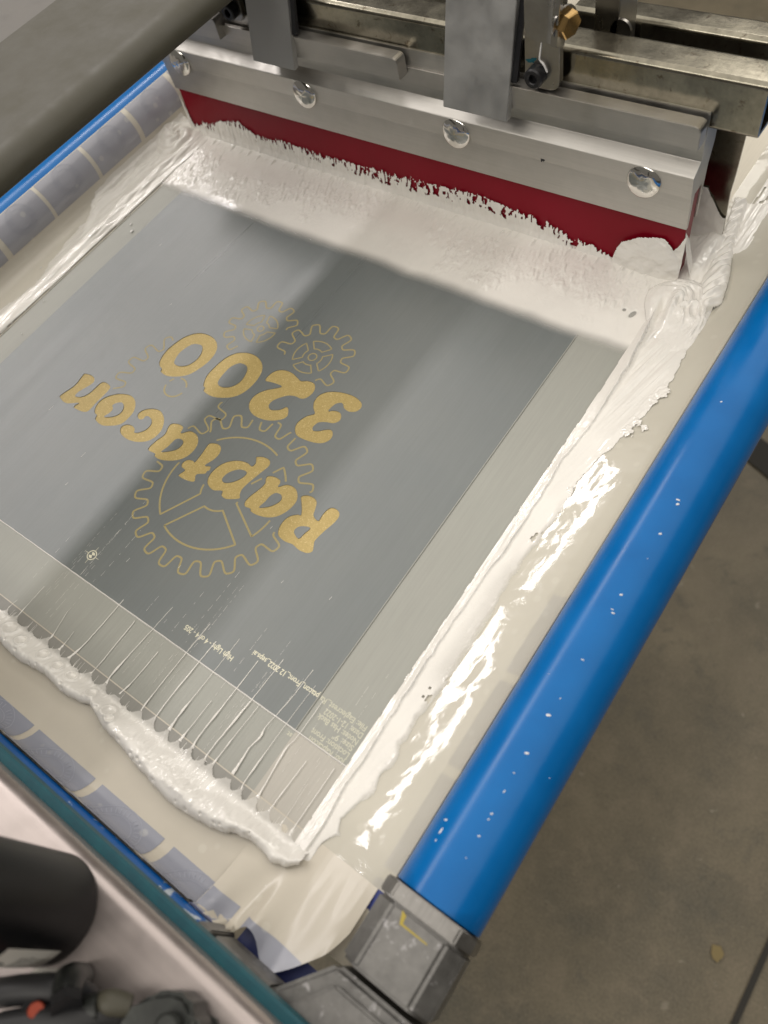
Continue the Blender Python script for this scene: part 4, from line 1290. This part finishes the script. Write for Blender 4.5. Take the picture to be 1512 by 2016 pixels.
# --- ridge on the left
LO = poly_y([(-404, 100), (-404, 126), (-399.5, 145.6), (-398.1, 160.5), (-405.5, 184.8), (-410.4, 206), (-411.8, 226), (-413.2, 236), (-418, 244), (-422, 257), (-425, 279), (-424, 295), (-424, 322), (-424, 350)])
X, Y = grid(-434, -379, 90, 366, 0.5)
xi = -381.6 + .6 * (fbm(Y / 10, Y * 0 + 7, 3) - .5) - .5
rag = fbm(X / 4 + 8, Y / 7, 4)
xo = LO(Y) + 5 * (rag - .5)
t = np.clip((xi - X) / np.maximum(xi - xo, 1), 0, 1)
cr = poly_y([(-388.6, 100), (-388.6, 114), (-393, 152), (-395.4, 192), (-395.5, 214), (-391, 232), (-394, 240), (-399, 260), (-396.6, 276), (-396, 300)])(Y)
cr2 = poly_y([(-404, 215), (-413, 236), (-415.2, 240), (-416.5, 260), (-414, 292), (-408, 320)])(Y)
H = 1.6 * np.sqrt(np.clip(np.sin(np.pi * np.clip(t, 0, 1)), 0, 1)) + .5 * (1 - t) * sstep(0, .03, t)
wave = fbm(X / 6 + 3, Y / 30, 3)
H += 2.4 * (wave - .42) * sstep(0, .15, t) * sstep(1, .8, t)
H += 1.6 * sstep(cr - .5, cr + 1.5, X) * sstep(cr + 9, cr + 2, X) * sstep(0, .05, t)
H += 1.8 * sstep(cr2 - .5, cr2 + 1.2, X) * sstep(cr2 + 9, cr2 + 2, X) * sstep(212, 235, Y)
H += .7 * (fbm(X / 1.1, Y / 22, 3) - .5) * sstep(0, .1, t)
H *= .7 + .5 * sstep(150, 260, Y)
# pile against the left end of the blade
d = np.hypot((X + 408) / 15, (Y - 344) / 24)
fold = np.sin(10 * d + 2.5 * np.arctan2(Y - 344, X + 408) + 4 * fbm(X / 12, Y / 12, 2))
H = np.maximum(H, (7 + 1.3 * fold) * np.sqrt(np.clip(1 - d ** 2, 0, 1)))
dl_, zl_ = EL.p[:, 0], EL.p[:, 1]
slope = np.where(X < X0L, np.interp(X0L - X, dl_[:8], zl_[:8]), 0)
M = ((X < xi) & (X > xo)) | (d < .97)
M &= X > -423.0
H = np.maximum(H, .06)
ink_mesh('ink_ridge', X, Y, H + slope, M, np.ones_like(H), 0.85, 'folded ridge of white ink along the left side of the mesh')

# --- roll of ink pushed to the front, with pulled strings
YFr = poly_x([(-230, -54), (-183.2, -54.4), (-174.4, -55.3), (-160, -55.8), (-141, -53.2), (-124.4, -54.4), (-112.3, -53), (-104.6, -50.7), (-97, -53), (-90.1, -55.1), (-80.9, -55.8), (-68.5, -57.6),
              (-56.5, -59.4), (-49, -60), (-31.8, -62.2), (-22.9, -61), (-9.9, -59.3), (-1.1, -57.6), (5.8, -53.8), (12.8, -52.4), (20.8, -52.2), (26.7, -54.1), (33.8, -52.1), (37.6, -48.2), (42, -45)])
BASES = [(-193.5, 3), (-185, 4), (-174, 3), (-168, 1.6), (-157.2, 5), (-146.4, 4.4), (-137, 4), (-128, 1.5), (-119.6, 5), (-107.4, 5.5), (-96.4, 6), (-88, 1.6), (-79, 5.4), (-70, 7), (-59, 6.5),
         (-50.4, 5), (-46, 2.5), (-41.9, 6.0), (-32.4, 5), (-27.3, 6.2), (-15.5, 8.0), (-6.8, 5), (2.2, 7.5), (11.3, 6.2), (20, 4), (26.6, 3.6)]
X, Y = grid(-232, 42, -66, -24, 0.45)
xs_ = X[:, 0]
yb0 = -40.6 + 1.4 * (fbm(xs_ / 9, xs_ * 0 + 2, 3) - .5)
yb = yb0.copy()
for bx, bh in BASES:
    yb = np.maximum(yb, yb0 - .6 + 1.25 * bh * np.exp(-np.abs(xs_ - bx) / 2.3))
yb = yb[:, None] + 0 * Y
yf = YFr(X) + 1.2 * (fbm(X / 4, X * 0 + 5, 3) - .5)
mid = np.minimum(yb0[:, None] + 0 * Y, yb)
w_ = mid - yf
t = (Y - yf) / w_
size = 6.4 + 1.2 * sstep(-120, -40, X) - 2.2 * sstep(0, 30, X) - 1.2 * sstep(-150, -200, X)
front = np.sqrt(np.clip(1 - (1 - np.clip(t / .30, 0, 1)) ** 2, 0, 1))
back = 1 - .88 * sstep(.30, 1.02, t) ** .8
H = size * front * back
H = np.where(t > 1, size * .12 * sstep(1.35, .95, t), H)
H += .30
texr = fbm(X / 1.9, Y / 3.2, 3)
H += 1.0 * np.clip(texr - .5, -.1, 1) * sstep(.12, .3, t) * sstep(.75, .5, t)
strk = fbm(X / 1.0, Y / 12, 3)
H += .7 * (strk - .5) * sstep(.45, .6, t) * sstep(1.2, .9, t)
H += 1.5 * (fbm(X / 10, Y / 6, 2) - .5) * sstep(.0, .25, t)
# swirled bubbles at the left end of the roll
for bx, by, br in ((-181, -45, 5.5), (-168, -46.5, 4), (-150, -45, 4), (-137, -45, 3.6), (-126, -44.5, 3.6), (-108, -45, 3.4), (-92, -46.5, 4.4), (-88, -49, 3)):
    d = np.hypot(X - bx, (Y - by) * 1.25) / br
    H += 1.0 * bell(d, .85, .22) - .7 * bell(d, 0, .6)
# pits along the front
for k_ in range(26):
    bx = rr_.uniform(-190, 20); by = float(YFr(bx)) + rr_.uniform(1.2, 4.0)
    d = np.hypot((X - bx) / rr_.uniform(.5, 1.3), (Y - by) / .6)
    H -= 1.4 * np.exp(-d ** 2)
M = (Y > yf) & (Y < yb) & (X < 40 + 2 * (vnoise(Y / 2, Y * 0) - .5))
H = np.maximum(H, .06)
covr = 1 - .45 * sstep(.85, 1.1, t)
# strings
EV, EF_, EC = [], [], []


def string(P, w0, w1, z=.9, blobs=True, cov=1.0):
    P = np.array(P, float)
    n = max(4, int(np.sum(np.hypot(*np.diff(P, axis=0).T)) / .9))
    tt_ = np.linspace(0, len(P) - 1, n)
    Q = crom(np.c_[P, np.zeros(len(P))], tt_)[:, :2]
    Q[:, 0] += .25 * (vnoise(Q[:, 1] / 2.2, Q[:, 0] * .0 + rr_.random() * 90) - .5)
    f = np.linspace(0, 1, n)
    w = w1 + (w0 - w1) * np.exp(-f * 5.5)
    if blobs:
        c = rr_.uniform(.2, .6); w = w + .55 * w0 * .6 * np.exp(-((f - c) / .07) ** 2)
    w = w * (.75 + .5 * vnoise(f * n / 2.0, f * 0 + rr_.random() * 50))
    b0 = len(EV)
    for q, ww, ff in zip(Q, w, f):
        EV.extend([(q[0] - ww, q[1], z), (q[0], q[1], z + min(.5, ww * .7)), (q[0] + ww, q[1], z)])
        EC.extend([cov] * 3)
    for i in range(n - 1):
        a = b0 + 3 * i
        EF_.append((a, a + 1, a + 4, a + 3)); EF_.append((a + 1, a + 2, a + 5, a + 4))


FING = [[(-193.5, -41), (-194.7, -37), (-193.7, -31)], [(-185.1, -40), (-185.4, -34), (-185.4, -16)], [(-174, -39.5), (-174, -35)], [(-157.2, -38.5), (-156.7, -34), (-160, -19.3)],
        [(-146.4, -38.5), (-146.2, -34), (-146.8, -26)], [(-137.7, -39), (-135.8, -30.8), (-135.1, -17.7), (-134.9, 4)], [(-119.6, -38), (-118.9, -33), (-119.4, -2)],
        [(-107.4, -37), (-108.2, -29.3), (-106.4, 3), (-105.6, 16)], [(-96.4, -37), (-95, -28.3), (-94.3, -8)], [(-79, -37), (-79.9, -32.7), (-79.9, -4), (-79.5, 20)], [(-70, -36), (-70.5, -24.2), (-70, -.5), (-69.5, 14)],
        [(-59, -36), (-59.7, -25.9), (-59.3, -8.7), (-59, 22)], [(-50.2, -37), (-50, -29), (-49.6, -12)], [(-41.9, -36), (-42.9, -28.5), (-42.4, -7.4), (-42, 18)], [(-31.6, -37), (-33.0, -32), (-31.3, 0), (-30.5, 26)],
        [(-27.3, -36), (-26.9, -21.6), (-26, .3)], [(-15.5, -34), (-15.8, -27.7), (-16.4, -20), (-15.2, -12), (-15.9, -6), (-13.9, 10.4), (-13.2, 30)], [(-6.8, -37), (-7.8, -31.4), (-7.8, -1.9), (-7, 24)],
        [(2.4, -35.5), (1.8, -28.3), (-.1, -10.2), (1.1, -1.2), (1.2, 19.9)], [(11.3, -37), (11.5, -29), (12.4, -8.6)], [(20, -39), (20.1, -34), (19.6, -16.7)], [(26.6, -40), (26.3, -33), (26.4, -3.6)]]
for P in FING:
    L = P[-1][1] - P[0][1]
    string(P, (.85 if L > 12 else .6) * rr_.uniform(.45, 1.5), (.16 if L > 25 else .11) * rr_.uniform(.6, 1.5))
for k_ in range(46):                                    # short hairs
    bx = rr_.uniform(-196, 28); l = rr_.uniform(2, 6)
    string([(bx, -41), (bx + rr_.uniform(-.3, .3), -41 + l * .6), (bx, -41 + l)], .28, .06, blobs=False)
ink_mesh('ink_roll', X, Y, H, M, covr, 0.55, 'lumpy roll of white ink with pulled strings at the front of the mesh', extra=(EV, EF_, EC))

# fine ink scratches drawn along the stroke, dashed
V_, F_ = [], []


def dash(x, y0, y1, w, z, dx=0.0):
    n = len(V_); V_.extend([(x - w, y0, z), (x + w, y0, z), (x + w * .5 + dx, y1, z), (x - w * .5 + dx, y1, z)]); F_.append((n, n + 1, n + 2, n + 3))


for k_ in range(34):
    x = rr_.uniform(-200, 26); y = rr_.uniform(-34, 4); end = y + rr_.uniform(15, 65)
    w = rr_.uniform(.045, .10)
    while y < end:
        l = rr_.uniform(.8, 5)
        z = .80 if (y > .5 and x < -2) else .30
        if not (y < .5 < y + l): dash(x, y, y + l, w, z, rr_.uniform(-.08, .08))
        y += l + rr_.uniform(.3, 3.5) * (1 + 2 * rr_.random() ** 3)
        x += rr_.uniform(-.1, .1)
for k_ in range(26):
    dash(rr_.uniform(-340, -10), rr_.uniform(2, 240), 0, 0, 0) if False else None
for x, y, l in ((-151.5, 22.5, 3), (-236, 62, 4), (-288, 78, 4.5), (-229, 41, 2.5), (-120, 36, 2), (-60, 60, 2), (-30, 66, 2.4), (-88, 84, 2), (-276, 192, 2), (-330, 236, 2.6)):
    dash(x, y, y + l, .14, .80, .25)
sc = link('ink_scratches', mesh_from('ink_scratches', V_, F_), MAT['thinline'], None)
tag(sc, 'fine dashed white ink scratches running across the grey stencil', 'ink', kind='stuff')
# raised edge lines of the emulsion
for y0, w in ((0.1, .42), (-34.4, .22)):
    xs = np.linspace(-384 if y0 < -1 else -358, 33, 120)
    V2, F2 = [], []
    for i, x in enumerate(xs):
        jj = .15 * (rr_.random() - .5)
        V2 += [(x, y0 - w + jj, .2), (x, y0 + jj, .92 if y0 > -1 else .36), (x, y0 + w + jj, .74 if y0 > -1 else .2)]
        if i: F2 += [(3 * i - 3, 3 * i, 3 * i + 1, 3 * i - 2), (3 * i - 2, 3 * i + 1, 3 * i + 2, 3 * i - 1)]
    link('emulsion_edge', mesh_from('emulsion_edge', V2, F2), MAT['thinline'], screen)
xs = np.linspace(0.5, 400, 60)
V2, F2 = [], []
for i, y in enumerate(xs):
    V2 += [(-2.3, y, .74), (-1.9, y, .82), (-1.5, y, .2)]
    if i: F2 += [(3 * i - 3, 3 * i - 2, 3 * i + 1, 3 * i), (3 * i - 2, 3 * i - 1, 3 * i + 2, 3 * i + 1)]
link('emulsion_edge', mesh_from('emulsion_edge', V2, F2), MAT['band'], screen)

# --- ink clinging to the blade face
BT = poly_x([(-404.5, 36), (-402.7, 23.7), (-401.1, 12), (-399.2, 8.6), (-392.1, 9.5), (-366.1, 19.1), (-340.6, 24), (-321.8, 16.4), (-293.9, 17.3), (-262.8, 16.2), (-222.9, 16.6), (-185.2, 17.1), (-153.1, 19),
             (-110.5, 21.7), (-98.6, 19.1), (-74.9, 17.1), (-52, 13.1), (-40.7, 10.6), (-14.8, 4.9), (-12, 5.1), (-9.5, 14), (-7.1, 19), (4, 26.6), (20.2, 29.3), (25, 25), (26.6, 23), (29, 27), (31.3, 33), (33, 37)])
X, Z_ = grid(-404.6, 32.4, 0.2, 42, 0.45)
amp = .25 + 1.6 * sstep(.35, .65, fbm(X / 24, X * 0 + 6, 2))
jag = amp * ((vnoise(X / 1.6, X * 0 + 2) - .5) * 3.0 + (vnoise(X / .7, X * 0 + 8) - .5) * 2.0) + 3.0 * (fbm(X / 11, X * 0 + 3, 3) - .5)
calm = sstep(-13, -9, X)
top = BT(X) + jag * (1 - .85 * calm) * sstep(-404, -395, X)
M = Z_ < top
gap = fbm(X / 2.4, Z_ / 4.5, 3)
hol = (gap > .60) & (Z_ > top - 9) & (Z_ < top - 1.2) & (X > -235) & (X < -92)
hol |= (vnoise(X / .9, Z_ / 5) > .80) & (Z_ > top - 6) & (X < -30) & (X > -385)
hol |= (gap > .64) & (Z_ > top - 5) & (X > -92) & (X < -20)
M &= ~hol
H = .3 + 1.5 * fbm(X / 1.8, Z_ / 7, 3) + 1.6 * sstep(7, 0, Z_) + .5 * sstep(0, 4, top - Z_)
lobe = np.hypot((X - 10) / 23, (Z_ - 6) / 22)
H = np.where(X > -13, .4 + 3.4 * np.sqrt(np.clip(1 - lobe ** 2, 0, 1)) + 1.8 * fbm(X / 7, Z_ / 5, 3) + .8 * np.sin(lobe * 14) * .3 + .8 * sstep(5, 0, Z_), H)


def on_blade(x, z, h): return np.stack([x, 359.15 + (z - 1.4) * .038 - h - .02 - .12 * (z > 40) * 0, z], 1)


ink_mesh('ink_smear', X, Z_, H, M, np.ones_like(H), 0, 'ragged white ink smear clinging to the red squeegee blade', proj=on_blade)
# ink on the left end of the blade
X, Z_ = grid(0, 10, .5, 30, .5)
M = Z_ < 30 - 1.5 * np.abs(X - 5) + 3 * vnoise(X, Z_ / 4)
ink_mesh('ink_smear', X, Z_, .6 + .5 * fbm(X / 3, Z_ / 5, 2), M, np.ones_like(X), 0, 'white ink coat on the left end of the red blade', proj=lambda a, z, h: np.stack([-403.6 - h, 359 + a, z], 1))
# ink coat on the flood bar
X, Z_ = grid(-400, 41.3, .8, 40, .7)
top = 36 - 16 * sstep(24, 41, X) + 8 * bell(X, 26, 10) + 2 * (vnoise(X / 3, X * 0) - .5)
H = .5 + .8 * fbm(X / 4, Z_ / 7, 3) + 2.5 * sstep(10, 0, Z_)
ink_mesh('ink_smear', X, Z_, H, Z_ < top, np.ones_like(H), 0, 'smooth white ink coat on the lower face of the flood bar', proj=lambda x, z, h: np.stack([x, np.interp(z, [0.8, 24, 40, 52], [402, 400, 397.5, 400.5]) - h, z], 1))
# ink web stretched from the blade's right end down to the pile
X, Z_ = grid(0, 1, 0, 1, .04)
bx = 31.5 + 8 * (1 - X) * (1 - Z_) ** 1.5 + X * 6 * (1 - Z_); by = 360 + X * 9 - 3 * np.sin(np.pi * X) * (1 - Z_); bz = 4 + Z_ * (33 - 12 * X)
ink_mesh('ink_web', X, Z_, X * 0, X > -1, np.ones_like(X), 0, 'thin web of white ink hanging from the right blade corner', proj=lambda a, z, h: np.stack([bx.ravel(), by.ravel(), bz.ravel()], 1))

# loose flecks of ink on the tape at left
for i, (x, y, rx, ry) in enumerate(((-372, 245, .7, 1.2), (-365, 239, .9, 2.0), (-406, 205, .6, .9), (-408, 175, .6, .8), (-376, 150, .5, .5), (-366, 118, .5, .5), (31, -63, .7, .7))):
    o = splat('ink_drop', MAT['fleck'], None, x, y, .95 if x < 0 else 1.0, rx, ry, .2, 14, .4, i + 20, .5)
    lab_ = ['small white ink drop on the grey band near the blade', 'elongated white ink drop at the left stencil edge', 'tiny white ink drop on the left tape', 'tiny white ink drop further down the left tape',
            'tiny white speck on the left grey band', 'lowest white speck on the left grey band', 'tiny white ink drop on the cream tape below the front roll'][i]
    tag(o, lab_, 'ink drop')

# ================================================================== fittings and cables in the lower left corner
fit = empty('valve_casting', (60, -105, 70), 'dark grey cast fitting at the bottom edge beside the clamp', 'fitting')
extrude_poly('casting_body', MAT['greycast'], fit, [(40, -116), (42.5, -108.5), (45, -101.5), (50.5, -96.6), (56, -94.8), (61, -96.5), (64, -100), (72, -99), (84, -102), (96, -120), (60, -130)], 'z', 68.4, 85, 2.6, 3, 40)
lathe('casting_boss', MAT['greycast'], fit, [(4.5, 85), (4.5, 88.5), (3.5, 89.6), (0, 89.6)], (58, -104.5, 0), (0, 0, 1), 30, 35)
tube('casting_lip', MAT['greycast'], fit, [(63, -99, 84.5), (66.5, -105, 85.5), (72, -112, 85)], 1.6, 10)
ho = empty('air_hose', (10, -130, 70), 'black air hose lying below the black cylinder', 'hose')
tube('hose', MAT['rubber'], ho, [(-30, -150, 84), (-6, -138, 84), (6, -128.5, 86), (16, -121, 86), (22, -119, 80), (27, -122, 72)], 5.0)
ho2 = empty('air_hose', (30, -130, 70), 'second black air hose leading off the bottom edge', 'hose')
tube('hose', MAT['rubber'], ho2, [(8, -140, 86), (20, -129, 88), (31, -121, 86), (38, -116, 80), (44, -114, 74)], 4.6)
el = empty('elbow_fitting', (19, -117, 78), 'shiny grey elbow fitting under the black cylinder', 'fitting')
tube('elbow', MAT['greycast'], el, [(14, -118, 70), (17.5, -117, 84), (23, -119, 90)], [4.6, 5.6, 4.6])
lathe('collar_nut', MAT['black'], el, [(5.6, 0), (5.6, 4), (0, 4)], (23, -119, 90), (.8, -.35, .45), 6, 20)
ob_ = empty('release_button', (18, -130, 80), 'small orange release button among the dark fittings', 'button')
lathe('button_cap', MAT['orange'], ob_, [(2.8, 0), (2.8, 3), (2.3, 4), (0, 4)], (16.6, -128.6, 88.5), (.3, .4, 1), 28, 35)
lathe('button_base', MAT['blackplastic'], ob_, [(5.2, -18), (5.2, 0), (0, 0)], (16.6, -128.6, 88.5), (.3, .4, 1), 28, 35)
co = empty('push_fitting', (37, -113, 74), 'brownish push-in fitting beside the cast valve', 'fitting')
tube('fitting_body', MAT['arm'], co, [(29, -118, 82), (35, -112.5, 84), (41, -109.5, 82)], [3.6, 4.4, 3.4])
tube('fitting_sleeve', MAT['greycast'], co, [(26, -124, 80), (31, -118, 84), (33.5, -115, 84.6)], [5.2, 5.2, 4.9])
cn = empty('cable_plug', (4, -122, 74), 'pale plastic plug between cylinder and hose', 'plug')
extrude_poly('plug_body', MAT['label'], cn, [(1, -128), (6, -130), (9, -123), (4.5, -120.6)], 'z', 68.4, 84, 1.0, 2, 40)
